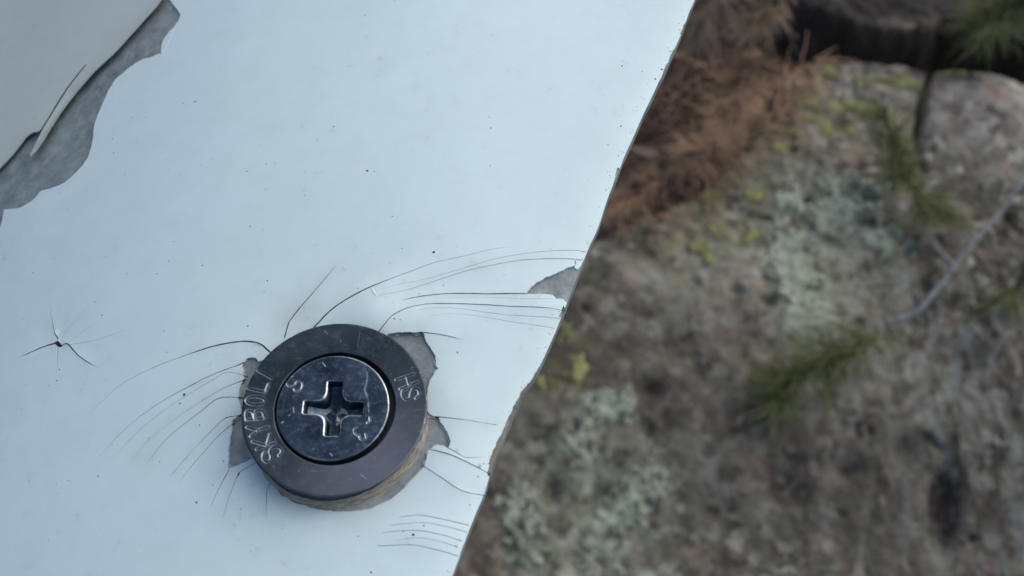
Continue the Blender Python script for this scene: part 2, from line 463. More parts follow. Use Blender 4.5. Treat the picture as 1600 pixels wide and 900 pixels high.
H_nick = P([(1069, 36), (1066, 46), (1062, 53), (1075, 55)])
H_nick2 = P([(1052, 76), (1048, 84), (1043, 96), (1038, 104), (1034, 113), (1050, 112), (1066, 80)])
H_nick3 = P([(966, 262), (962, 268), (961, 278), (959, 288), (972, 290), (980, 265)])
H_nick4 = P([(881, 478), (877, 487), (872, 496), (890, 496)])
def rough_poly(Q, amp, step=0.16, scale=0.9, seed=1):
    S = spline(Q, step, True)
    nx = fbm(S[:, 0], S[:, 1], scale, 4, seed, 0.6); ny = fbm(S[:, 0] + 50, S[:, 1], scale, 4, seed + 7, 0.6)
    S[:, 0] += nx * amp; S[:, 1] += ny * amp
    return S
def sharp_poly(Q, amp, step=0.25, scale=0.9, seed=1):
    out = []
    n = len(Q)
    for i in range(n):
        a, b = Q[i], Q[(i + 1) % n]
        k = max(1, int(np.linalg.norm(b - a) / step))
        for j in range(k): out.append(a + (b - a) * j / k)
    S = np.array(out)
    S[:, 0] += fbm(S[:, 0], S[:, 1], scale, 4, seed, 0.6) * amp; S[:, 1] += fbm(S[:, 0] + 50, S[:, 1], scale, 4, seed + 7, 0.6) * amp
    return S
holes = [sharp_poly(H_top, 0.22, 0.35, 1.6, 3), sharp_poly(H_fast, 0.38, 0.12, 0.8, 5), sharp_poly(H_edge, 0.26, 0.14, 0.7, 8),
         sharp_poly(H_chip1, 0.7, 0.2, 1.1, 9), sharp_poly(H_chip2, 0.3, 0.2, 0.8, 10), sharp_poly(H_nick, 0.2, 0.2, 0.8, 11),
         sharp_poly(H_nick2, 0.5, 0.15, 0.7, 12), sharp_poly(H_nick3, 0.3, 0.15, 0.7, 13), sharp_poly(H_nick4, 0.3, 0.15, 0.7, 14)]

# ---- hairline cracks: (points, width in photo pixels at start, at end)
CR = [
 ([(522, 418), (506, 438), (485, 462), (465, 485), (452, 503), (444, 528)], 0.5, 2.4),
 ([(488, 514), (497, 505), (515, 487), (540, 470), (575, 452), (605, 439)], 2.6, 1.5),
 ([(603, 440), (640, 425), (680, 410), (730, 399), (770, 389), (800, 386)], 1.1, 0.5),
 ([(586, 458), (617, 448), (667, 436), (717, 421), (785, 402), (852, 393), (893, 391), (916, 393.7)], 0.25, 0.95),
 ([(589, 467), (636, 454.5), (684, 438), (734, 422), (785, 411.6), (829, 406), (898, 405)], 0.45, 1.2),
 ([(628, 472), (650, 466), (684, 460.6), (717, 459), (768, 460), (823, 460)], 0.7, 1.7),
 ([(590, 524), (600, 512), (612, 499), (623, 491), (643, 482), (667, 476.4)], 2.6, 1.3),
 ([(666, 476.5), (690, 475.4), (751, 476.4), (802, 479.8), (852, 482), (882, 486)], 1.2, 0.9),
 ([(650, 488), (677, 482.5), (717, 483), (785, 491.6), (852, 496), (875, 498)], 0.3, 0.9),
 ([(670, 496), (704, 491.6), (744, 494), (802, 503.4), (866, 513)], 0.25, 0.8),
 ([(684, 467), (751, 465), (819, 468), (866, 468)], 0.2, 0.5),
 ([(655, 520.5), (690, 524), (710, 528), (728, 532)], 1.6, 0.4),
 ([(424, 552), (416.7, 546), (406.7, 537.5), (386.7, 534), (363, 535.3), (330, 542), (296.7, 552.7)], 2.6, 1.4),
 ([(297, 552.6), (256.7, 567.3), (216.7, 585), (183, 605), (160, 626.7), (137, 648)], 1.2, 0.35),
 ([(381, 567), (376.7, 570), (350, 580), (323, 590.7), (296.7, 604)], 2.4, 1.6),
 ([(297, 604), (263, 621.7), (230, 642.7), (200, 666.7), (173, 693), (148, 723)], 1.3, 0.3),
 ([(388, 589.5), (356.7, 583), (330, 596.7), (290, 620), (256.7, 641.7), (223, 668), (197, 693), (177, 718)], 0.9, 0.35),
 ([(384, 593), (378, 596), (350, 608), (320, 625), (290, 644), (260, 665.7), (233, 686.7), (208, 716.7)], 1.6, 0.35),
 ([(380, 621.5), (343, 623), (316.7, 641.7), (290, 661.7), (263, 683), (243, 706.7), (225, 731.7)], 1.4, 0.5),
 ([(382, 648), (366, 651), (353, 654), (330, 675), (303, 703), (283, 725), (266.7, 742.7)], 2.0, 0.8),
 ([(366, 661), (343, 680), (320, 705), (296.7, 731.7), (280, 753)], 1.3, 0.6),
 ([(358, 734), (343, 761.7), (326.7, 796.7)], 1.3, 0.6),
 ([(412, 717), (400, 724), (375, 738), (371.7, 742.7), (360, 773), (346.7, 813)], 1.9, 0.6),
 ([(430, 753), (421, 757), (417.5, 770), (416, 805)], 1.9, 0.6),
 ([(680, 651), (688, 652.3), (720, 656), (745, 659), (776, 664)], 1.9, 0.9),
 ([(699, 700), (715, 709), (729, 716), (758, 714)], 1.4, 0.5),
 ([(672, 703), (700, 710), (730, 723), (766, 741)], 1.3, 0.9),
 ([(662, 729), (690, 747), (722, 767), (758, 774)], 1.5, 1.0),
 ([(626, 807.6), (656, 804.7), (690, 811), (733, 821)], 0.7, 1.0),
 ([(608, 820.7), (663, 817), (700, 824), (729, 832)], 0.5, 0.9),
 ([(597, 832), (649, 829), (690, 836), (722, 846)], 0.7, 0.9),
 ([(617, 844), (656, 841), (690, 847), (716, 856)], 0.3, 0.8),
 ([(590, 853), (642, 851.7), (680, 859), (716, 869)], 0.8, 0.9),
 ([(91, 538), (85.5, 536.7), (66.7, 542), (44, 552), (22, 563)], 3.2, 0.3),
 ([(91, 537), (89, 533), (90, 529), (84.4, 517.8), (82, 504), (80, 473)], 2.4, 0.2),
 ([(90, 537), (95.5, 541), (102, 537), (108, 539), (120, 553), (133, 563), (152, 574)], 2.6, 0.5),
 ([(109, 539), (142, 533), (173, 524), (198, 513)], 0.7, 0.3),
 ([(107, 535.5), (133, 515.6), (164, 495.6)], 0.6, 0.25),
 ([(95.5, 524), (118, 502), (144, 473)], 0.5, 0.2),
 ([(100, 507), (109, 484), (122, 467)], 0.35, 0.2),
 ([(91, 542), (89, 569), (87, 595)], 1.0, 0.15),
]
slits = []
crack_lines = []
for k, (L, w0, w1) in enumerate(CR):
    S = spline(P(L), 0.7)
    # a slightly wandering line
    amp = 0.045
    S[:, 0] += fbm(S[:, 0], S[:, 1], 1.4, 3, 60 + k) * amp * 2; S[:, 1] += fbm(S[:, 0] + 9, S[:, 1], 1.4, 3, 90 + k) * amp * 2
    T = np.gradient(S, axis=0); T /= np.linalg.norm(T, axis=1)[:, None] + 1e-9
    N = np.stack([-T[:, 1], T[:, 0]], 1)
    n = len(S); t = np.linspace(0, 1, n)
    wd = (w0 + (w1 - w0) * t) / 11.2
    wd *= 0.85 + 0.5 * (fbm(S[:, 0] * 1.0, S[:, 1], 1.2, 2, 30 + k) + 0.2)
    wd = np.maximum(wd, 0.014)
    if w1 < 0.7: wd[-3:] *= np.array([0.8, 0.55, 0.25])
    slits.append(np.vstack([S + N * wd[:, None] / 2, (S - N * wd[:, None] / 2)[::-1]]))
    crack_lines.append((S, wd))
    if w0 + w1 > 1.9:
        RELIEF.append((S[::3], (0.13 if k % 3 else -0.11) * min(1, (w0 + w1) / 3), 0.7 + 0.5 * ((k * 7) % 5) / 5))
pit = P([(86, 534.5), (91, 533), (96, 538), (97, 542), (92, 542.5), (88, 540)])
slits.append(pit)
# tiny crack at the dark dots of the long cracks
slits.append(P([(372, 739), (376, 737.5), (374, 743), (371, 744.5)]))

def sheet(outer, holes, zfun, depth, grid, fine=None, clip=None):
    """triangulated sheet with holes; returns top verts/faces and walls down to zfun-depth"""
    V = []; E = []
    def add(poly):
        s = len(V); n = len(poly)
        V.extend([tuple(p) for p in poly]); E.extend([(s + i, s + (i + 1) % n) for i in range(n)])
    add(outer)
    for h in holes: add(h)
    nb = len(V)
    x0, y0 = outer.min(0); x1, y1 = outer.max(0)
    gp = []
    for (st, bx) in grid:
        X, Y = np.meshgrid(np.arange(max(x0, bx[0]), min(x1, bx[1]), st), np.arange(max(y0, bx[2]), min(y1, bx[3]), st))
        X = X + (np.arange(X.shape[0]) % 2)[:, None] * st * 0.5
        Q = np.stack([X.ravel(), Y.ravel()], 1) + rng.uniform(-.12, .12, (X.size, 2)) * st
        gp.append(Q)
    Q = np.vstack(gp)
    keep = inpoly(Q[:, 0], Q[:, 1], outer)
    for h in holes: 
        keep &= ~inpoly(Q[:, 0], Q[:, 1], h)
    Q = Q[keep]
    V.extend([tuple(p) for p in Q])
    r = geometry.delaunay_2d_cdt([Vector(v) for v in V], E, [], 0, 1e-5)
    vv = np.array([tuple(p) for p in r[0]]); ff = np.array(r[2])
    c = vv[ff].mean(1)
    k = inpoly(c[:, 0], c[:, 1], outer)
    for h in holes: k &= ~inpoly(c[:, 0], c[:, 1], h)
    ff = ff[k]
    a = vv[ff]; ar = np.cross(a[:, 1] - a[:, 0], a[:, 2] - a[:, 0])
    ff[ar < 0] = ff[ar < 0][:, ::-1]
    # boundary edges
    ed = {}
    for f in ff:
        for i in range(3):
            e = (f[i], f[(i + 1) % 3])
            ed[e] = 1
    bnd = [e for e in ed if (e[1], e[0]) not in ed]
    z = zfun(vv[:, 0], vv[:, 1])
    top = np.column_stack([vv, z])
    wid = {}; WV = []; F = [tuple(f) for f in ff]
    nt_ = len(top)
    def wv(i):
        if i not in wid:
            wid[i] = nt_ + len(WV); WV.append((vv[i, 0], vv[i, 1], z[i])); WV.append((vv[i, 0], vv[i, 1], z[i] - depth))
        return wid[i]
    for a_, b_ in bnd:
        i, j = wv(a_), wv(b_)
        F.append((i, i + 1, j + 1, j))
    return np.vstack([top, np.array(WV)]), F

panel = root('painted_panel', 'white painted panel with hairline cracks and flaking paint, its ragged edge above the rock', 'panel')

# substrate sheet
sub_outer = outline
V, F = sheet(sub_outer, [], Zs, 2.4, [(4.0, (-1e3, 1e3, -1e3, 1e3))])
mesh('laminate_sheet', V, F, M_sub, panel)
# underside
V2, F2 = sheet(sub_outer, [], lambda x, y: Zs(x, y) - 2.4, 0.001, [(8.0, (-1e3, 1e3, -1e3, 1e3))])
mesh('underside', V2, [tuple(reversed(f)) for f in F2 if len(f) == 3], M_sub, panel)

# paint outline follows the edge, slightly inside with little chips
pe = edge.copy()
pn = fbm(pe[:, 1], pe[:, 0] * 0 + 2, 1.7, 5, 77, 0.75)
pe[:, 0] -= -0.03 + smooth((pn - 0.14) / 0.12) * 0.38
paint_outer = np.vstack([pe, [[LEFTX + 1, BOTY + 1], [LEFTX + 1, TOPY - 1]]])
fc = pix(522, 640, 1.3)          # fastener position, for grid density
V, F = sheet(paint_outer, holes + slits, Zp, 0.34,
             [(3.0, (-1e3, 1e3, -1e3, 1e3)), (1.1, (-72, 40, -38, 48)), (0.7, (fc[0] - 24, fc[0] + 34, fc[1] - 20, fc[1] + 24))])
V = np.array(V)
dh = sdist(V[:, 0], V[:, 1], H_fast)
stain = 0.55 * np.exp(np.minimum(dh, 0) / 2.6)
for (S, wd) in crack_lines[:28]:
    if wd.max() > 0.12:
        stain = np.maximum(stain, 0.32 * np.exp(-segdist(V[:, 0], V[:, 1], S[::3]) / 0.9))
for (qx, qy, rr, am) in ((462, 500, 2.6, 0.8), (395, 590, 2.2, 1.0), (360, 690, 2.0, 0.4), (600, 790, 3.0, 0.3), (545, 480, 2.5, 0.35)):
    q = P([(qx, qy)])[0]
    stain = np.maximum(stain, am * np.exp(-0.5 * ((V[:, 0] - q[0]) ** 2 + (V[:, 1] - q[1]) ** 2) / rr ** 2))
mesh('paint_layer', V, F, M_paint, panel, attrs={'stain': np.clip(stain, 0, 1)})

def ledge(Q, seed, amp, z, mat, name):
    S = sharp_poly(Q, 0.12, 0.16, 0.9, seed)
    T = np.roll(S, -2, 0) - np.roll(S, 2, 0); T /= np.linalg.norm(T, axis=1)[:, None] + 1e-9
    N = np.stack([-T[:, 1], T[:, 0]], 1)
    area = 0.5 * np.sum(S[:, 0] * np.roll(S[:, 1], -1) - np.roll(S[:, 0], -1) * S[:, 1])
    if area < 0: N = -N          # N points into the hole
    a = np.clip(fbm(S[:, 0], S[:, 1], 1.6, 5, seed + 1, 0.75) * 2.4 + 0.25, -0.2, 1) * amp
    n = len(S); I = S + N * a[:, None]; O = S - N * 0.25
    V = np.vstack([np.column_stack([O, Zs(O[:, 0], O[:, 1]) + z]), np.column_stack([I, Zs(I[:, 0], I[:, 1]) + z]), np.column_stack([I, Zs(I[:, 0], I[:, 1]) - 0.03])])
    mesh(name, V, grid_faces(3, n, True), mat, panel, False)
M_primer = plain('grey_primer', (0.25, 0.29, 0.28), (0.46, 0.51, 0.50), 700, 0.7, 0.4, 0.0001)
ledge(H_fast, 71, 0.55, 0.13, M_primer, 'primer_edge')
ledge(H_top, 73, 0.30, 0.13, M_primer, 'primer_edge')

# grime lying in every crack, one strip each
for (S, wd) in crack_lines:
    T = np.gradient(S, axis=0); T /= np.linalg.norm(T, axis=1)[:, None] + 1e-9
    N = np.stack([-T[:, 1], T[:, 0]], 1)
    w2 = (wd * 0.55 + 0.03)[:, None]
    A = S + N * w2; B = S - N * w2
    z = Zp(S[:, 0], S[:, 1]) - 0.13
    n = len(S)
    ss = S; 
    V = np.vstack([np.column_stack([A, z]), np.column_stack([B, z]), np.column_stack([S, z - 0.08])])
    F = []
    for i in range(n - 1):
        F.append((i, 2 * n + i, 2 * n + i + 1, i + 1)); F.append((2 * n + i, n + i, n + i + 1, 2 * n + i + 1))
    mesh('crack', V, F, M_grime, panel)

# brown chipped laminate where the edge paint has broken off
def chip_pad(Q, z, mat, name, seed, lab=None, tilt=0.0):
    S = sharp_poly(Q, 0.25, 0.3, 0.8, seed)
    keep = S
    V, F = sheet(keep, [], lambda x, y: Zs(x, y) + z - tilt * ((x - Q[:, 0].mean()) * 0.7 + (y - Q[:, 1].mean()) * 0.7) + 0.10 * fbm(x, y, 1.0, 4, seed, 0.7), 0.3, [(0.45, (-1e3, 1e3, -1e3, 1e3))])
    o = mesh(name, V, F, mat, panel)
    if lab: o['label'] = lab
    return o
chip_pad(P([(823, 602), (815, 610), (806, 626), (799, 641), (797, 655), (811, 627)]), 0.10, M_brown, 'chipped_edge', 21, 'brown chipped strip along the panel edge')
chip_pad(P([(796, 655), (789, 664), (782, 678), (776, 690), (769, 705), (766, 718), (763, 736), (766, 737), (781, 697)]), 0.06, M_brown, 'chipped_edge', 22, 'grey-brown chipped strip at the lower panel edge')
# grubby flake tongue beside the ring
chip_pad(P([(666, 620), (671, 625), (674, 632), (680, 636), (682, 643), (680, 650), (673, 649), (668, 642), (665.5, 632)]), 0.36, M_brown, 'dirty_chip', 23, 'small dirty brown chip of laminate beside the ring')
# a thin pale sliver left on the bare spot at the edge
chip_pad(P([(899, 406), (912, 406.5), (908, 415), (902, 421), (897, 417), (901, 412)]), 0.16, M_paint, 'paint_sliver', 24, 'small thin sliver of paint left on the bare edge spot')

# lifted flake in the top left corner
FL = [(262, -3), (246, 18), (230, 36), (212, 56), (195, 75), (180, 91), (165, 105), (152, 117), (140, 130), (125, 147), (110, 166), (97, 184), (85, 203), (72, 225), (60, 241), (52, 250), (50, 247), (55, 236),
      (62, 222), (69, 209), (80, 189), (93, 165), (108, 140), (122, 121), (136, 103), (134.5, 102), (120, 119), (105, 139), (90, 163), (77, 188), (65.5, 209), (61, 210.5), (55, 210.5), (49, 213.5), (43, 218), (34, 230), (25, 242), (14, 254), (5, 263),
      (-8, 275), (-60, 300), (-140, 340), (-300, 380), (-390, 250), (-380, 20), (-240, -130), (60, -170), (190, -125), (245, -50)]
FLw = P(FL)
flake_poly = sharp_poly(FLw, 0.10, 0.35, 1.4, 33)
fe = spline(P(FL[:16]), 0.8)
fe2 = spline(P(FL[30:40]), 0.8)
sl = P([(136, 103), (108, 139), (93, 164), (67, 209)])
def Zf(x, y):
    d1 = segdist(x, y, fe[::2]); d2 = segdist(x, y, fe2[::2]); d3 = segdist(x, y, sl)
    z = Zs(x, y) + 0.30 + 0.55 * np.exp(-d2 / 5.0) + 1.1 * np.exp(-d1 / 2.6) 
    # the narrow sliver lies a little lower than the flake beside it
    side = segdist(x, y, P([(137, 120), (100, 172), (60, 238)]))
    return z - 0.35 * np.exp(-(side / 1.1) ** 2) + 0.05 * fbm(x, y, 9, 3, 71)
V, F = sheet(flake_poly, [], Zf, 0.24, [(3.0, (-1e3, 1e3, -1e3, 1e3)), (0.8, (-80, -40, 10, 48))])
# underside of the lifted flake
nv = len(V)
Vu = np.array(V); 
st = np.clip(0.8 * np.exp(-np.minimum(segdist(Vu[:, 0], Vu[:, 1], fe[::2]), segdist(Vu[:, 0], Vu[:, 1], fe2)) / 0.8), 0, 1)
fl = mesh('paint_flake', V, F, M_flake, panel, attrs={'stain': st})
fl['label'] = 'large greyer sheet of paint lifting from the panel, top left'
chip_pad(P([(581, 452), (588, 451), (592, 456), (601, 465), (598, 468), (591, 467), (585, 460)]), 0.62, M_paint, 'paint_lip', 35, 'small raised bright lip of paint between the crack lines above the ring', 0.75)
# little white lip at the upper right of the bare corner
chip_pad(P([(270, 44), (264, 50), (258, 58), (253, 68), (251, 78), (252, 84), (256, 79), (262, 68), (268, 56), (272, 46)]), 0.34, M_paint, 'paint_lip', 34, 'small raised white lip of paint at the bare corner')

# specks of dirt on the paint
def specks():
    L = [(574, 267, 2.6), (585, 268, 1.3), (386, 268, 1.6), (176, 217, 1.5), (178, 239, 1.5), (767, 200, 1.8), (613, 338, 1.3), (678, 394, 2.6), (416, 256, 1.2),
         (81, 112, 2.4), (646, 836, 2.4), (617, 502, 1.6), (626, 503, 1.4), (630, 831, 1.3), (261, 550, 1.4), (307, 785, 2.2), (282, 631, 2.0), (289, 617, 2.6),
         (160, 493, 1.6), (93, 577, 1.6), (715, 551, 1.5), (747, 745, 1.6), (286, 161, 1.4), (972, 103, 1.8), (950, 226, 1.4), (970, 197, 1.8), (560, 452, 1.5),
         (628, 388, 1.2), (1062, 46, 1.4), (1034, 108, 2.2), (1024, 123, 2.0), (1047, 80, 1.7), (953, 310, 1.8), (580, 894, 1.6), (250, 722, 1.3), (560, 838, 1.3), (196, 273, 1.2), (228, 184, 1.1), (333, 758, 1.2)]
    for _ in range(230):
        L.append((random.uniform(0, 1050), random.uniform(0, 900), random.uniform(0.4, 1.15) if random.random() < 0.9 else random.uniform(1.2, 1.8)))
    for _ in range(90):     # crumbs along the ragged edge
        i = random.randrange(3, len(EDGE_PX) - 3); t = random.random()
        ex = EDGE_PX[i][0] * (1 - t) + EDGE_PX[i + 1][0] * t; ey = EDGE_PX[i][1] * (1 - t) + EDGE_PX[i + 1][1] * t
        L.append((ex - abs(random.gauss(0, 6)) - 4, ey, random.uniform(0.4, 1.2)))
    V = []; F = []
    for (px, py, r) in L:
        c = P([(px, py)])[0]
        if any(inpoly(np.array([c[0]]), np.array([c[1]]), h)[0] for h in holes): continue
        if not inpoly(np.array([c[0]]), np.array([c[1]]), paint_outer)[0]: continue
        r = r / 11.2; z = float(Zp(np.array([c[0]]), np.array([c[1]]))[0])
        s = len(V); n = 7; a0 = random.random() * 6; el = random.uniform(0.6, 1.0)
        for i in range(n):
            a = a0 + i * 2 * math.pi / n; rr = r * random.uniform(0.7, 1.15)
            V.append((c[0] + rr * math.cos(a), c[1] + rr * el * math.sin(a), z - 0.01))
        V.append((c[0], c[1], z + r * 0.55))
        for i in range(n): F.append((s + i, s + (i + 1) % n, s + n))
    o = mesh('dirt_specks', V, F, M_speck, panel); o['kind'] = 'stuff'
specks()

# ------------------------------------------------------------------ fastener
RT = 0.95
cring = pix(523, 635.8, RT)
Rr = (pix(668, 638.5, RT)[0] - pix(378, 638.5, RT)[0]) / 2
chole = pix(523.2, 636.3, RT)
Rh = (pix(617.5, 636.3, RT)[0] - pix(429, 636.3, RT)[0]) / 2
cscr = pix(520.2, 635.8, RT + 0.1)
Rs = (pix(608.5, 636, RT)[0] - pix(432.3, 636, RT)[0]) / 2
fast = root('screw_fastener', 'dark steel cross-slot screw in a stamped flanged ring, set in the cracked paint', 'fastener')
R2 = lambda L: pts(L, RT)
z1 = lambda L: [(360 + a / 5.625, 490 + b / 5.625) for a, b in L]
z2 = lambda L: [(360 + a / 5.625, 630 + b / 5.625) for a, b in L]
z3 = lambda L: [(560 + a / 5.625, 500 + b / 5.625) for a, b in L]
zs = lambda L: [(420 + a / 4.735, 540 + b / 4.735) for a, b in L]
def arc(cx, cy, rx, ry, a0, a1, n=14): return [(cx + rx * math.cos(math.radians(a0 + (a1 - a0) * i / n)), cy + ry * math.sin(math.radians(a0 + (a1 - a0) * i / n))) for i in range(n + 1)]
LET = [  # stamped strokes on the ring: S K Y B O L T / H S
 z1([(243, 455), (207, 527)]), z1([(226, 495), (366, 571)]),                                      # T
 z1([(152, 658), (308, 692)]), z1([(308, 692), (335, 622)]),                                      # L
 z1(arc(222, 766, 82, 36, 0, 360, 22)),                                                           # O
 z2([(140, 148), (302, 132)]), z2([(140, 148), (136, 105)] + arc(168, 92, 32, 26, 200, 340, 8) + [(214, 140)]),
 z2([(214, 140), (212, 100)] + arc(252, 88, 38, 26, 200, 340, 8) + [(302, 132)]),                 # B
 z2([(328, 206), (240, 240), (148, 214)]), z2([(240, 240), (178, 293)]),                          # Y
 z2([(392, 347), (232, 406)]), z2([(318, 374), (196, 338)]), z2([(318, 374), (348, 272)]),         # K
 z2([(425, 460), (448, 432), (445, 402), (410, 382), (368, 392), (346, 422), (358, 465), (350, 503), (322, 518), (290, 496), (288, 455), (300, 432)]),   # S
 z3([(330, 525), (490, 475)]), z3([(425, 497), (447, 575)]), z3([(368, 606), (520, 545)]),        # H
 z3([(505, 690), (535, 652), (522, 610), (484, 604), (462, 640), (450, 688), (412, 696), (386, 662), (390, 622), (425, 606)]),   # S
]
LETW = [spline(R2(L), 0.15) if len(L) > 5 else R2(L) for L in LET]
SW = 0.6
DRK = [R2([(560, 542), (563.6, 519), (581.7, 527)])]
SCR = [R2([(507, 517), (512, 522)]), R2([(563, 741), (572, 748)])]

def polar(cx, cy, prof, ntheta, zfun, dense=None):
    """surface of revolution rows (r, z) round (cx,cy); zfun(x,y,r,z) -> z, wear"""
    th = np.linspace(0, 2 * math.pi, ntheta, endpoint=False)
    r = np.array([p[0] for p in prof])[:, None]; zz = np.array([p[1] for p in prof])[:, None] + 0 * th[None]
    X = cx + r * np.cos(th)[None]; Y = cy + r * np.sin(th)[None]
    Z, wear_glint, sky_sheen = zfun(X, Y, r + 0 * X, zz)
    V = np.stack([X, Y, Z], -1).reshape(-1, 3)
    return V, grid_faces(len(prof), ntheta, True)[:, ::-1], wear_glint.ravel(), sky_sheen.ravel(), th, r

top_r = np.arange(Rh + 0.13, Rr - 0.28, 0.055)
prof = [(Rh + 0.02, -1.0), (Rh + 0.01, RT - 0.5), (Rh + 0.0, RT - 0.16), (Rh + 0.03, RT - 0.07), (Rh + 0.08, RT - 0.02)]
ringtop = lambda r: RT - 0.02 + 0.14 * ((r - Rh) / (Rr - Rh)) ** 1.3
prof += [(r, ringtop(r)) for r in top_r]
for a in (8, 25, 45, 65, 85):
    t = math.radians(a)
    prof.append((Rr - 0.20 + 0.20 * math.sin(t), ringtop(Rr - 0.28) - 0.16 + 0.16 * math.cos(t)))
prof += [(Rr, RT - 0.06), (Rr - 0.04, RT - 0.12), (Rr - 0.14, RT - 0.16), (Rr - 0.9, RT - 0.3)]
def ringz(X, Y, r, z):
    g = np.zeros_like(X); wear_glint = np.zeros_like(X)
    on = (r > Rh + 0.1) & (r < Rr - 0.12)
    gap = fbm(X, Y, 0.8, 3, 51) 
    for k, L in enumerate(LETW):
        x0, y0 = L.min(0) - 0.6; x1, y1 = L.max(0) + 0.6
        m = (X > x0) & (X < x1) & (Y > y0) & (Y < y1)
        d = segdist(X[m], Y[m], L)
        faint = 0.55 if k < 2 else 1.0
        g[m] = np.maximum(g[m], (1 - smooth((d - 0.05) / 0.13)) * 0.13 * faint)
        g[m] -= 0.03 * np.exp(-((d - 0.23) / 0.05) ** 2)
        wide = 0.16
        wear_glint[m] = np.maximum(wear_glint[m], np.exp(-((d - wide) / 0.065) ** 2) * np.clip(0.75 + 1.4 * gap[m], 0.45, 0.95) * faint)  # worn letter edges, their highlight put into the colour as well
    for L in DRK:
        d = segdist(X, Y, L); g = np.maximum(g, (1 - smooth(d / 0.10)) * 0.03)
    for L in SCR:
        d = segdist(X, Y, L); wear_glint = np.maximum(wear_glint, np.exp(-(d / 0.05) ** 2) * 0.7)
    # nicks on the rims
    nick = np.clip(fbm(X, Y, 0.7, 4, 5, 0.7) * 4 - 0.35, 0, 1)
    wear_glint = np.maximum(wear_glint, nick * np.exp(-((r - Rr + 0.08) / 0.08) ** 2) * 0.7)
    wear_glint = np.maximum(wear_glint, 0.45 * np.exp(-((r - Rh - 0.04) / 0.05) ** 2) * np.clip(0.5 + 2 * fbm(X, Y, 3, 2, 6), 0, 1))
    dots = np.clip(fbm(X, Y, 0.28, 2, 8) * 6 - 2.05, 0, 1); wear_glint = np.maximum(wear_glint, dots * 0.8 * on)
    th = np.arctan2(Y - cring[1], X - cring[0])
    sky_sheen = np.exp(-((th + 1.0) / 0.95) ** 2) * 0.80  # paler lower-right arc: sky reflection put into the oxide colour
    return z - g * on + 0.006 * fbm(X, Y, 1.5, 3, 12) * on, wear_glint, sky_sheen
V, F, wear_glint, sky_sheen, _, _ = polar(cring[0], cring[1], prof, 1500, ringz)
# the bore is cut a little off the ring's own centre
k = np.clip((Rr - np.hypot(V[:, 0] - cring[0], V[:, 1] - cring[1])) / (Rr - Rh), 0, 1)
# (letters lie at mid radius: shift only the inner rows)
k = smooth((k - 0.82) / 0.18)
V[:, 0] += k * (chole[0] - cring[0]); V[:, 1] += k * (chole[1] - cring[1])
mesh('flanged_ring', V, F, M_ring, fast, attrs={'wear_glint': wear_glint, 'sky_sheen': sky_sheen})

# cross-slot screw head
ax1 = R2([(474.5, 636), (568, 638.5)]); ax2 = R2([(524.5, 595), (519, 681)])
def boxsd(X, Y, a, b, hw):
    c = (a + b) / 2; u = (b - a); L = np.linalg.norm(u) / 2; u = u / np.linalg.norm(u)
    p = (X - c[0]) * u[0] + (Y - c[1]) * u[1]; q = -(X - c[0]) * u[1] + (Y - c[1]) * u[0]
    dx = np.abs(p) - L + 0.25; dy = np.abs(q) - hw + 0.25
    return np.minimum(np.maximum(dx, dy), 0) + np.hypot(np.maximum(dx, 0), np.maximum(dy, 0)) - 0.25
SL = [spline(R2(z1([(547, 550), (502, 573), (490, 603), (518, 640), (562, 630), (592, 596), (624, 602), (635, 636), (612, 678), (572, 682), (560, 665)])), 0.1),
      spline(R2(zs([(656, 606), (632, 620), (632, 645), (652, 664), (672, 668)])), 0.1), spline(R2(zs([(668, 666), (680, 695), (706, 699), (722, 682), (716, 657)])), 0.1),
      R2(zs([(745, 530), (752, 558), (728, 574)])),]
TICK = [R2(zs([(398, 126), (420, 156)])), R2(zs([(455, 800), (470, 815)])), R2(zs([(95, 575), (108, 565)])), R2(zs([(182, 460), (186, 500)])), R2(zs([(150, 518), (160, 514)])), R2(zs([(806, 672), (815, 680)]))]
LONG = spline(R2(zs([(712, 170), (728, 215), (722, 280), (712, 320), (722, 360), (735, 420), (742, 500)])), 0.2)
HS = RT + 0.10
prof = [(0.02, HS)] + [(r, HS) for r in np.arange(0.06, Rs - 0.2, 0.042)]
for a in (10, 30, 50, 70, 88):
    t = math.radians(a); prof.append((Rs - 0.20 + 0.20 * math.sin(t), HS - 0.20 + 0.20 * math.cos(t)))
prof += [(Rs, HS - 0.9), (Rs - 0.02, -1.0)]
cc = R2([(522, 638)])[0]
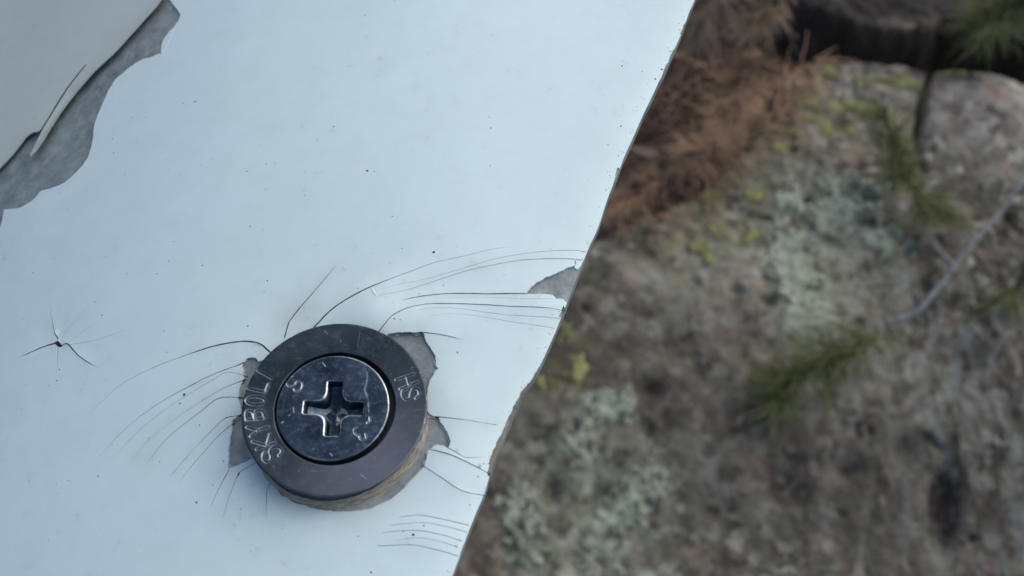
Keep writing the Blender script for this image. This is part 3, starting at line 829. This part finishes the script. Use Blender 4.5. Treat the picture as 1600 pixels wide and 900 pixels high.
def scrz(X, Y, r, z):
    s1 = boxsd(X, Y, ax1[0], ax1[1], 0.93); s2 = boxsd(X, Y, ax2[0], ax2[1], 1.00)
    kk = 1.35
    h = np.maximum(kk - np.abs(s1 - s2), 0) / kk
    sd_ = np.minimum(s1, s2) - h * h * kk * 0.25
    rr = np.hypot(X - cc[0], Y - cc[1])
    deep = np.clip(3.2 - 0.47 * rr, 1.25, 3.2)
    deep = deep - 0.7 * np.clip(1 - (np.abs(X - cc[0]) + np.abs(Y - cc[1])) / 1.5, 0, 1)
    tt = np.clip(-sd_ / 0.26, 0, 1)
    rec = deep * tt ** 0.8 + 0.09 * smooth(1 - sd_ / 0.16)
    # centre cone: four small facets
    on = (r < Rs - 0.18)
    g = np.zeros_like(X); wear_glint = np.zeros_like(X)
    gp = fbm(X, Y, 0.7, 3, 91)
    for L in SL:
        x0, y0 = L.min(0) - 0.6; x1, y1 = L.max(0) + 0.6
        m = (X > x0) & (X < x1) & (Y > y0) & (Y < y1)
        d = segdist(X[m], Y[m], L)
        g[m] = np.maximum(g[m], (1 - smooth((d - 0.02) / 0.09)) * 0.11)
        wear_glint[m] = np.maximum(wear_glint[m], np.exp(-((d - 0.09) / 0.045) ** 2) * np.clip(0.85 + 1.5 * gp[m], 0.5, 1.0))  # worn stroke edges with a painted highlight
    for L in TICK:
        wear_glint = np.maximum(wear_glint, np.exp(-(segdist(X, Y, L) / 0.06) ** 2) * 0.85)
    wear_glint = np.maximum(wear_glint, np.exp(-((segdist(X, Y, LONG) + 0.25 * fbm(X, Y, 0.6, 3, 4)) / 0.08) ** 2) * 0.38 * np.clip(0.7 + 2 * gp, 0, 1))
    # burred lip of the recess, worn bright, plus a painted highlight on the lower-left lips
    wear_glint = np.maximum(wear_glint, np.exp(-((sd_ - 0.02) / 0.06) ** 2) * (0.35 + 0.5 * (gp > 0)))
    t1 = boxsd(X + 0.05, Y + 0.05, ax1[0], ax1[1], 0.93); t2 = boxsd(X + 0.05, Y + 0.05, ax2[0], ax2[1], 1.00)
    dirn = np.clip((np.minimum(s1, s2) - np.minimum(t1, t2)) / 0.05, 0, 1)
    wear_glint = np.maximum(wear_glint, np.exp(-((sd_ - 0.03) / 0.10) ** 2) * dirn * 1.0)  # light caught by lips facing upper right, painted as bright metal
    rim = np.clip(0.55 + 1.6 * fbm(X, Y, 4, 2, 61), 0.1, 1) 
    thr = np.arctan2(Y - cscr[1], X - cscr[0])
    rim = rim * (0.45 + 0.55 * np.exp(-((thr - 0.9) / 0.9) ** 2))  # lit upper-right chamfer painted into the rim colour, over rim wear
    wear_glint = np.maximum(wear_glint, np.exp(-((r - Rs + 0.10) / 0.09) ** 2) * rim)
    sp = np.clip(fbm(X, Y, 0.20, 3, 28, 0.7) * 6 - 1.5, 0, 1); wear_glint = np.maximum(wear_glint, sp * 0.55 * np.clip(fbm(X, Y, 3, 2, 29) * 3 + 0.5, 0, 1))
    wear_glint = wear_glint * (sd_ > -0.12) + (sd_ <= -0.12) * np.clip(-0.03 + 0.45 * fbm(X, Y, 0.7, 4, 66, 0.7) + 0.20 * np.clip(rr - 3.5, 0, 1), 0, 0.25)
    return z - (rec + g * (sd_ > 0)) * on + 0.004 * fbm(X, Y, 1.0, 3, 13), wear_glint, np.zeros_like(X)
V, F, wear_glint, sky_sheen, _, _ = polar(cscr[0], cscr[1], prof, 1000, scrz)
mesh('screw_head', V, F, M_screw, fast, attrs={'wear_glint': wear_glint, 'sky_sheen': sky_sheen})

# washer closing the gap below ring and screw
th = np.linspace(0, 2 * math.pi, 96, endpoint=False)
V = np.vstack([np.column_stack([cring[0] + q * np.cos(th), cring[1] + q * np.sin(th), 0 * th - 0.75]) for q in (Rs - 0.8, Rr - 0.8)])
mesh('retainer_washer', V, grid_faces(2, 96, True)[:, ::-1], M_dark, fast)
# grain of grit in the recess
g0 = R2([(525, 650)])[0]
V = []; F = []
for i in range(6):
    for j in range(10):
        a = i / 5 * math.pi; b = j / 10 * 2 * math.pi; rr = 0.26 * (1 + 0.3 * random.random())
        V.append((g0[0] + rr * math.sin(a) * math.cos(b), g0[1] + rr * math.sin(a) * math.sin(b), -0.75 + rr * math.cos(a)))
F = grid_faces(6, 10, True)[:, ::-1]
M_grit = plain('tan_grit', (0.30, 0.25, 0.15), (0.6, 0.5, 0.34), 900, 0.5)
o = mesh('grit', V, F, M_grit, fast); o['label'] = 'tan grain of grit in the cross slot'

# fibre laminate collar under the ring (part of the panel)
nth, nh = 700, 22
th = np.linspace(0, 2 * math.pi, nth, endpoint=False)
V = []; hh = []; ang = []
cx, cy = cring[0] - 0.05, cring[1] - 0.72
for i in range(nh):
    t = i / (nh - 1)
    r = Rr - 0.85 + 1.20 * t
    zt = 0.78 * (1 - t) ** 1.3 + 0.0
    rn = fbm(th * 9, th * 0 + t * 9, 1.0, 5, 17, 0.7) * (0.16 + 0.35 * t)
    for j in range(nth):
        V.append((cx + (r + rn[j]) * math.cos(th[j]), cy + (r + rn[j]) * math.sin(th[j]), zt + rn[j] * 0.3 - 0.05))
    hh += [1 - t] * nth; ang += list(th * 3)
V = np.array(V); V[:, 2] += Zs(V[:, 0], V[:, 1])
mesh('laminate_collar', V, grid_faces(nh, nth, True)[:, ::-1], M_collar, panel, attrs={'hh': hh, 'ang': ang})

# ------------------------------------------------------------------ the rock below
ZR = -700.0
B = lambda L, z=ZR: pts(L, z)
ROCK = B([(1215, 122), (1235, 100), (1262, 86), (1300, 82), (1345, 84), (1385, 90), (1425, 97), (1455, 106), (1500, 108), (1550, 114), (1600, 124), (1700, 140), (1950, 200), (2100, 1400), (-300, 1400), (-200, 900),
          (500, 620), (760, 470), (880, 400), (960, 350), (1030, 322), (1085, 300), (1130, 262), (1170, 222), (1195, 170)])
def gaus(X, Y, px, py, sx, sy, rot=0, z=ZR):
    c = B([(px, py)], z)[0]; k = 0.55
    a = (X - c[0]) * math.cos(rot) + (Y - c[1]) * math.sin(rot); b = -(X - c[0]) * math.sin(rot) + (Y - c[1]) * math.cos(rot)
    return np.exp(-0.5 * ((a / (sx * k)) ** 2 + (b / (sy * k)) ** 2))
CRK = spline(B([(1458, 100), (1453, 125), (1445, 150), (1440, 180), (1437, 210), (1439, 240), (1446, 270)]), 4)
def rockz(X, Y, base=ZR, seed=0):
    z = base + 34 * fbm(X, Y, 160, 3, 5 + seed) + 6 * fbm(X, Y, 40, 4, 15 + seed, 0.55) + 3.0 * fbm(X, Y, 7, 3, 25 + seed, 0.6)
    # hollows (pitting)
    z = z - 5 * smooth((fbm(X, Y, 22, 3, 35 + seed) - 0.16) / 0.14)
    return z
def main_z(X, Y):
    z = rockz(X, Y)
    sdv = sdist(X, Y, ROCK) + 5 * fbm(X, Y, 14, 3, 45)
    z = z - 150 * (1 - smooth((sdv + 16) / 22)) 
    d = segdist(X, Y, CRK) + 1.5 * fbm(X, Y, 8, 2, 3)
    z = z - 34 * (1 - smooth((d - 0.6) / 4.6)) * smooth(1.0 - gaus(X, Y, 1446, 285, 60, 30))
    z = z + 8 * smooth((X - B([(1440, 180)])[0][0]) / 12) * gaus(X, Y, 1560, 200, 120, 90)
    # hollows seen as dark holes low on the rock
    for (px, py, sx, sy, dp, r) in ((1478, 785, 13, 40, 26, -0.25), (1330, 730, 18, 12, 14, 0.3), (905, 440, 22, 12, 12, 0.5), (1010, 610, 14, 12, 13, 0), (1200, 475, 9, 6, 10, 0),
                                   (1150, 455, 8, 7, 9, 0), (860, 770, 10, 14, 11, 0), (1060, 540, 22, 12, 10, 0.4), (1230, 765, 20, 14, 9, 0), (1420, 700, 20, 13, 12, 0.5), (1350, 300, 22, 12, 8, 0)):
        z = z - dp * gaus(X, Y, px, py, sx, sy, r)
    return z
def heightgrid(name, x0, x1, y0, y1, step, zf, mat, parent, attr_f=None, mask=None):
    xs = np.arange(x0, x1, step); ys = np.arange(y0, y1, step)
    X, Y = np.meshgrid(xs, ys); Z = zf(X, Y)
    V = np.stack([X, Y, Z], -1).reshape(-1, 3); F = grid_faces(len(ys), len(xs))
    at = attr_f(X, Y) if attr_f else {}
    if mask is not None:
        mk = mask(X, Y).ravel(); F = F[mk[F].all(1)]
        used = np.zeros(len(V), bool); used[F.ravel()] = True
        idx = np.cumsum(used) - 1; V = V[used]; F = idx[F]; at = {k: v.ravel()[used] for k, v in at.items()}
    return mesh(name, V, F, mat, parent, attrs={k: np.ravel(v) for k, v in at.items()})
def rock_attr(X, Y):
    g = lambda *a: gaus(X, Y, *a)
    pale = np.clip(0.85 * g(1540, 190, 110, 60) + 0.6 * g(1400, 130, 120, 25) + 0.45 * g(1150, 420, 60, 50) + 0.35 * g(1290, 120, 50, 20) + 0.45 * g(1000, 430, 50, 20, -0.6)
                   + 0.3 * g(1250, 600, 120, 80) + 0.5 * g(1545, 270, 30, 14), 0, 1)
    rust = np.clip(0.9 * g(740, 850, 60, 90) + 0.7 * g(1020, 640, 60, 30) + 0.6 * g(1150, 500, 120, 70) + 0.4 * g(1290, 690, 70, 40) + 0.6 * g(900, 560, 60, 60) + 0.5 * g(1230, 130, 30, 50), 0, 1)
    streak = np.clip(g(1530, 700, 110, 220) + 0.5 * g(1100, 480, 80, 60) + 0.4 * g(1230, 800, 100, 60) + .3 * g(900, 700, 60, 80), 0, 1)
    dull = np.clip(0.75 * g(1400, 740, 170, 110) + 0.7 * g(1150, 760, 110, 70) + 0.6 * g(790, 640, 60, 120) + 0.6 * g(930, 520, 90, 90) + 0.5 * g(1200, 330, 60, 60) + 0.4 * g(1500, 860, 140, 60) + 0.5 * g(1060, 600, 90, 50), 0, 1)
    film = np.clip(g(1275, 400, 100, 130) + 0.9 * g(900, 780, 130, 130) + 0.5 * g(1100, 450, 120, 90) + 0.4 * g(1450, 640, 100, 80) + 0.3 * g(1330, 800, 90, 60), 0, 1)
    lemon = np.clip(g(1300, 150, 90, 60) + 0.8 * g(1110, 350, 80, 70) + 0.7 * g(890, 570, 60, 60) + 0.5 * g(1420, 130, 60, 30), 0, 1)
    return dict(pale=pale, rust=rust, streak=streak, dull=dull, film=film, lemon=lemon)
b0 = B([(560, 1000)])[0]; b1 = B([(1720, -40)])[0]
boulder = root('boulder', 'large mottled granite boulder with lichen and a short dark crack, below the panel', 'rock', 'granite rocks on the ground')
heightgrid('stone', -160, b1[0], b0[1] - 30, b1[1], 1.9, main_z, M_rock, boulder, rock_attr, lambda X, Y: sdist(X, Y, ROCK) > -22)
# the rest of the boulder, outside the frame, as a coarser skirt joined edge to edge
def rough_mask(X, Y): return (sdist(X, Y, ROCK) > -24) & ~((X > -150) & (X < b1[0] - 10) & (Y > b0[1] - 20) & (Y < b1[1] - 10))
heightgrid('stone_flank', -620, 900, -620, 520, 9, lambda X, Y: main_z(X, Y) - 3, M_rock, boulder, rock_attr, rough_mask)

# second rock behind the crevice
ROCK2 = B([(1238, -40), (1262, -8), (1290, 12), (1325, 6), (1370, 18), (1400, 32), (1440, 38), (1480, 26), (1500, 10), (1550, 26), (1620, 46), (1800, 80), (2100, 60), (2100, -700), (1240, -700), (1225, -120)], -745)
rock2 = root('boulder', 'darker brown rock behind the shadowed crevice at the top', 'rock', 'granite rocks on the ground')
def r2z(X, Y):
    return rockz(X, Y, -775, 40) + 26 * fbm(X, Y, 34, 5, 99, 0.75) - 120 * (1 - smooth((sdist(X, Y, ROCK2) + 34 * fbm(X, Y, 38, 4, 46, 0.65) + 14) / 34))
def r2attr(X, Y):
    g = lambda px, py, sx, sy, r=0: gaus(X, Y, px, py, sx, sy, r, -745)
    return dict(pale=np.clip(0.5 * g(1440, 15, 40, 14, -0.3) + 0.3 * g(1340, 10, 60, 20), 0, 1), rust=0.5 + 0 * X, streak=0 * X, dull=1.9 - 1.6 * np.clip(g(1430, 4, 50, 12), 0, 1), film=0 * X, lemon=0 * X)
r2min = ROCK2.min(0); r2max = ROCK2.max(0)
heightgrid('stone', r2min[0] - 30, r2max[0], r2min[1] - 30, r2max[1], 3.2, r2z, M_rock, rock2, r2attr, lambda X, Y: sdist(X, Y, ROCK2) > -24)

# ground
gs = []
def gz(X, Y):
    return -845 + 26 * fbm(X, Y, 120, 4, 80) + 9 * fbm(X, Y, 18, 3, 81) + 95 * gaus(X, Y, 1150, 260, 60, 90, 0.6, -740)
xs = np.concatenate([-np.geomspace(400000, 640, 22), np.arange(-600, 900, 7.0), np.geomspace(920, 400000, 22)])
ys = np.concatenate([-np.geomspace(400000, 640, 22), np.arange(-600, 900, 7.0), np.geomspace(920, 400000, 22)])
X, Y = np.meshgrid(xs, ys)
V = np.stack([X, Y, gz(X, Y)], -1).reshape(-1, 3)
gr = mesh('ground', V, grid_faces(len(ys), len(xs)), M_soil, None); gr['kind'] = 'structure'; gr['label'] = 'dark brown ground covered in needle litter'

# ---- lichen: raised crusts that follow the stone, lobed outline from noise
def lichen(px, py, sx, sy, rot, mat, thr, seed, label, sc_=12, parent=boulder, rise=2.2, step=1.5):
    c = B([(px, py)])[0]; R_ = max(sx, sy) * 0.55 * 3.2
    xs = np.arange(c[0] - R_, c[0] + R_, step); ys = np.arange(c[1] - R_, c[1] + R_, step)
    X, Y = np.meshgrid(xs, ys)
    g_ = gaus(X, Y, px, py, sx, sy, rot)
    f = g_ + 2.0 * fbm(X, Y, sc_, 6, seed, 0.74) * np.clip(g_ * 3.5, 0, 1) ** 0.5 - 0.25 * (g_ < 0.06)
    # cut tiny pores
    f = f - 0.35 * smooth((fbm(X, Y, 6, 3, seed + 3) - 0.05) / 0.1)
    m = f > thr
    if m.sum() < 12: return None
    iy, ix = np.unravel_index(np.argmax(np.where(m, gaus(X, Y, px, py, sx, sy, rot), -1)), m.shape)
    reach = np.zeros_like(m); reach[iy, ix] = True
    while True:
        q = reach.copy(); q[1:] |= reach[:-1]; q[:-1] |= reach[1:]; q[:, 1:] |= reach[:, :-1]; q[:, :-1] |= reach[:, 1:]; q &= m
        if q.sum() == reach.sum(): break
        reach = q
    m = reach
    if m.sum() < 12: return None
    Z = main_z(X, Y) + 0.5 + rise * smooth((f - thr) / 0.22) + 1.3 * fbm(X, Y, 4, 3, seed + 5)
    V = np.stack([X, Y, np.where(m, Z, Z - 2)], -1).reshape(-1, 3); F = grid_faces(len(ys), len(xs))
    md = m.copy(); md[1:] |= m[:-1]; md[:-1] |= m[1:]; md[:, 1:] |= m[:, :-1]; md[:, :-1] |= m[:, 1:]
    mk = md.ravel(); F = F[mk[F].all(1)]
    used = np.zeros(len(V), bool); used[F.ravel()] = True
    idx = np.cumsum(used) - 1
    o = mesh('lichen_patch', V[used], idx[F], mat, parent); o['label'] = label
pl = 'pale grey-green crust of lichen'
for (a, lab) in (((1245, 420, 34, 62, 0.1), 'tall pale green lichen patch beside the green sprig'), ((1255, 500, 26, 32, 0), 'pale green lichen lobes at the foot of the tall patch'),
                 ((1330, 285, 34, 26, -0.3), pl), ((1380, 370, 26, 24, 0.6), pl), ((1290, 330, 34, 24, 0.2), pl), ((1360, 440, 30, 16, -0.4), pl), ((1250, 305, 24, 22, 0), pl),
                 ((975, 800, 52, 34, 0.5), 'broad pale green lichen patch low by the panel'), ((930, 850, 44, 34, 0), pl), ((1000, 755, 26, 18, 0.4), pl), ((945, 640, 34, 30, -0.5), pl), ((820, 800, 26, 50, 0), pl),
                 ((850, 880, 50, 24, 0), pl), ((910, 700, 24, 30, 0.2), pl), ((1420, 245, 16, 9, 0), pl), ((880, 600, 30, 20, 0.3), pl)):
    px, py, sx, sy, rr = a
    lichen(px, py, sx * (1.25 if py < 560 else 1.05), sy * (1.25 if py < 560 else 1.05), rr, M_paleL if py < 560 else M_fadedL, 0.46 if py < 560 else 0.56, int(px + py), lab, 20 if sx > 24 else 12)
yl = 'small yellow-green lichen spot'
for (px, py, sx, sy) in ((1262, 148, 18, 12), (1222, 220, 11, 13), (1318, 150, 14, 10), (1345, 152, 14, 11), (1300, 192, 18, 10), (1322, 190, 16, 10), (1405, 120, 20, 10), (1420, 128, 16, 12), (1300, 105, 12, 8), (1490, 115, 20, 7),
                        (1104, 303, 13, 12), (1120, 352, 10, 10), (1096, 381, 12, 10), (1107, 412, 8, 12), (1180, 297, 10, 11), (1052, 293, 12, 8), (900, 582, 12, 14), (850, 602, 14, 10), (880, 520, 16, 14), (1052, 295, 10, 6), (1175, 368, 9, 9), (1350, 120, 10, 8), (1270, 175, 10, 7), (1243, 200, 8, 8)):
    lichen(px, py, sx * 1.15, sy * 1.15, 0, M_yelL, 0.50, int(px * 3 + py), yl, 9, boulder, 1.4, 1.3)

# ---- twigs and needle sprigs
def tube(V, F, path, r0, r1, n=6):
    s = len(V); m = len(path)
    for i, p in enumerate(path):
        t = i / (m - 1); r = r0 + (r1 - r0) * t
        a = path[min(i + 1, m - 1)] - path[max(i - 1, 0)]; a = a / (np.linalg.norm(a) + 1e-9)
        u = np.cross(a, [0, 0, 1.0]); 
        if np.linalg.norm(u) < 1e-3: u = np.array([1.0, 0, 0])
        u = u / np.linalg.norm(u); v = np.cross(a, u)
        for j in range(n):
            b = 2 * math.pi * j / n; V.append(tuple(p + r * (math.cos(b) * u + math.sin(b) * v)))
    for i in range(m - 1):
        for j in range(n):
            F.append((s + i * n + j, s + i * n + (j + 1) % n, s + (i + 1) * n + (j + 1) % n, s + (i + 1) * n + j))
def p3(L):  # (px, py, z)
    a = np.array(L, float); return np.array([pix(x, y, z) for x, y, z in a])
def needle(V, F, base, d, L, r, droop, bend):
    path = []
    side = np.cross(d, [0, 0, 1.0]); 
    for i in range(6):
        t = i / 5
        path.append(base + d * L * t + side * bend * L * t * t + np.array([0, 0, -droop * L * t * t]))
    tube(V, F, path, r, r * 0.35, 3)
def sprig(name, label, cat, group, path, nn, L, mat, bark, spread=0.9, rad=0.75, tw=1.6, droop=0.25, lead=0.5):
    o = root(name, label, cat, group)
    S = spline(p3(path), 6)
    V = []; F = []; tube(V, F, S, tw, tw * 0.5, 8); mesh('stem', V, F, bark, o)
    V = []; F = []
    T = np.gradient(S, axis=0); T /= np.linalg.norm(T, axis=1)[:, None]
    nodes = []
    for k in range(max(8, nn // 14)):
        c = np.array([random.gauss(0, 1), random.gauss(0, 1), random.gauss(0, 0.7) + 0.15])
        nodes.append((min(int(random.random() ** 0.75 * len(S)), len(S) - 1), c / np.linalg.norm(c), random.uniform(0.6, 1.25)))
    for k in range(nn):
        i, c, ls = random.choice(nodes)
        i = min(len(S) - 1, max(0, i + random.randint(-1, 1)))
        rd = c + np.array([random.gauss(0, 0.42), random.gauss(0, 0.42), random.gauss(0, 0.3)]); rd /= np.linalg.norm(rd)
        d = T[i] * lead + rd * spread; d /= np.linalg.norm(d)
        needle(V, F, S[i] + rd * 0.8, d, L * ls * random.uniform(0.7, 1.15), rad * random.uniform(0.7, 1.2), droop * random.uniform(0, 1.5), random.gauss(0, 0.22))
    n_ = mesh('needles', V, F, mat, o); n_['kind'] = 'stuff'
gg = 'green pine sprigs on the rock'
sprig('pine_sprig', 'green pine sprig lying on the granite right of the tall pale lichen', 'sprig', gg, [(1385, 175, -640), (1392, 215, -655), (1408, 260, -668), (1440, 315, -674), (1475, 345, -676)], 420, 34, M_needle, M_bark, 1.1, 0.8)
sprig('pine_sprig', 'green pine sprig reaching left from the end of the pale grey twig', 'sprig', gg, [(1395, 515, -650), (1340, 540, -655), (1290, 565, -662), (1240, 590, -668), (1215, 625, -672)], 400, 40, M_needle, M_bark, 0.85, 0.8)
sprig('pine_sprig', 'green pine sprig in the top right corner over the dark crevice', 'sprig', gg, [(1650, -20, -640), (1610, 0, -645), (1570, 20, -650), (1535, 45, -656)], 480, 36, M_needle, M_bark, 0.85, 0.8)
sprig('pine_sprig', 'dark green pine sprig cut by the right border, at mid height', 'sprig', gg, [(1660, 350, -640), (1625, 385, -648), (1600, 420, -652), (1585, 460, -656)], 210, 36, M_needle, M_bark, 0.75, 0.8)
gd = 'dead brown pine sprigs beside the panel edge'
dead = [
 ('tan dead pine sprig at the very top, beside the panel edge', [(1170, -80, -640), (1150, -40, -650), (1120, 0, -662), (1090, 30, -672)], M_deadtan, 260, 40),
 ('tan dead pine sprig at the top, left of the dark crevice', [(1230, -60, -640), (1215, -20, -650), (1190, 20, -660), (1160, 55, -668)], M_deadtan, 340, 38),
 ('rust-brown dead pine sprig hanging over the left end of the crevice', [(1225, 0, -650), (1205, 50, -660), (1178, 95, -668), (1155, 140, -676)], M_dead, 420, 32),
 ('reddish dead pine sprig in the middle of the dead ones, ending on the boulder', [(1175, 110, -655), (1150, 165, -664), (1120, 215, -672), (1080, 258, -680)], M_dead, 420, 27),
 ('lowest rust-brown dead pine sprig, against the panel edge', [(1095, 235, -664), (1060, 262, -670), (1015, 292, -678), (960, 325, -684)], M_dead, 420, 29),
 ('tan dead pine sprig low beside the panel edge', [(1030, 240, -684), (1005, 265, -686), (975, 290, -688), (940, 335, -690)], M_deadtan, 150, 30),
]
for lab, path, mt, nn, L in dead:
    sprig('dead_pine_sprig', lab, 'dead sprig', gd, path, int(nn * 0.55), L, mt, M_bark, 0.85, 0.8, 1.5, 0.2, 0.6)

def litter():
    V = []; F = []
    for k in range(2000):
        t = random.random()
        px, py = (1235 - 85 * t - 180 * t * t + random.gauss(0, 38), 20 + 310 * t + random.gauss(0, 22)) if k % 6 else (random.uniform(960, 1230), random.uniform(-60, 300))
        if py > 400 - (px - 880) * 0.9 + 110: continue
        c = pix(px, py, -700)
        on = sdist(np.array([c[0]]), np.array([c[1]]), ROCK)[0] > -6
        z = (main_z if on else gz)(np.array([c[0]]), np.array([c[1]]))[0] + random.uniform(1, 9)
        if ((px - 1050) / 75) ** 2 + ((py - 165) / 95) ** 2 < 1 and k % 11: continue
        a = random.gauss(-0.8, 0.8) if k % 2 else random.uniform(0, 6.3)
        needle(V, F, np.array([c[0], c[1], z]), np.array([math.cos(a), math.sin(a), random.gauss(0, 0.08)]), random.uniform(22, 46), 0.75, 0.03, random.gauss(0, 0.15))
    o = mesh('needle_litter', V, F, M_dead); o['kind'] = 'stuff'; o['category'] = 'needle litter'; o['label'] = 'loose fallen brown needles scattered between the dead sprigs and the boulder'
litter()
def twig(label, path, r0, r1, mat, forks=()):
    o = root('twig', label, 'twig', 'bare twigs on the rock')
    V = []; F = []; S = spline(p3(path), 5)
    S += rng.normal(0, 0.25, S.shape)
    tube(V, F, S, r0, r1, 10); mesh('stem', V, F, mat, o)
    for fk in forks:
        V = []; F = []; tube(V, F, spline(p3(fk), 5), r1 * 1.0, r1 * 0.4, 8); mesh('side_shoot', V, F, mat, o)
twig('pale grey forked twig running down from the right border', [(1680, 150, -640), (1625, 235, -648), (1590, 290, -652), (1560, 335, -656), (1525, 376, -658), (1492, 415, -660), (1465, 452, -662), (1430, 488, -664), (1385, 506, -668)], 1.5, 2.5, M_twig,
     [[(1490, 415, -660), (1470, 395, -662), (1452, 372, -664)]])
twig('thin grey twig lying steeply at the right border', [(1640, 330, -672), (1600, 450, -678), (1560, 540, -682), (1535, 600, -686)], 1.8, 1.0, M_twig)

for o in bpy.data.objects:
    if o.type == 'EMPTY' and o.children:
        # origin of the empty at the base of its thing (parts keep world coordinates)
        vs = []
        for c in o.children:
            me = c.data; n = len(me.vertices); a = np.empty(n * 3, np.float32); me.vertices.foreach_get('co', a); a = a.reshape(-1, 3)
            vs.append((a.min(0), a.max(0)))
        mn = np.min([v[0] for v in vs], 0); mx = np.max([v[1] for v in vs], 0)
        loc = Vector(((mn[0] + mx[0]) / 2, (mn[1] + mx[1]) / 2, mn[2]))
        o.location = loc
        for c in o.children: c.matrix_parent_inverse.identity(); c.location = -loc
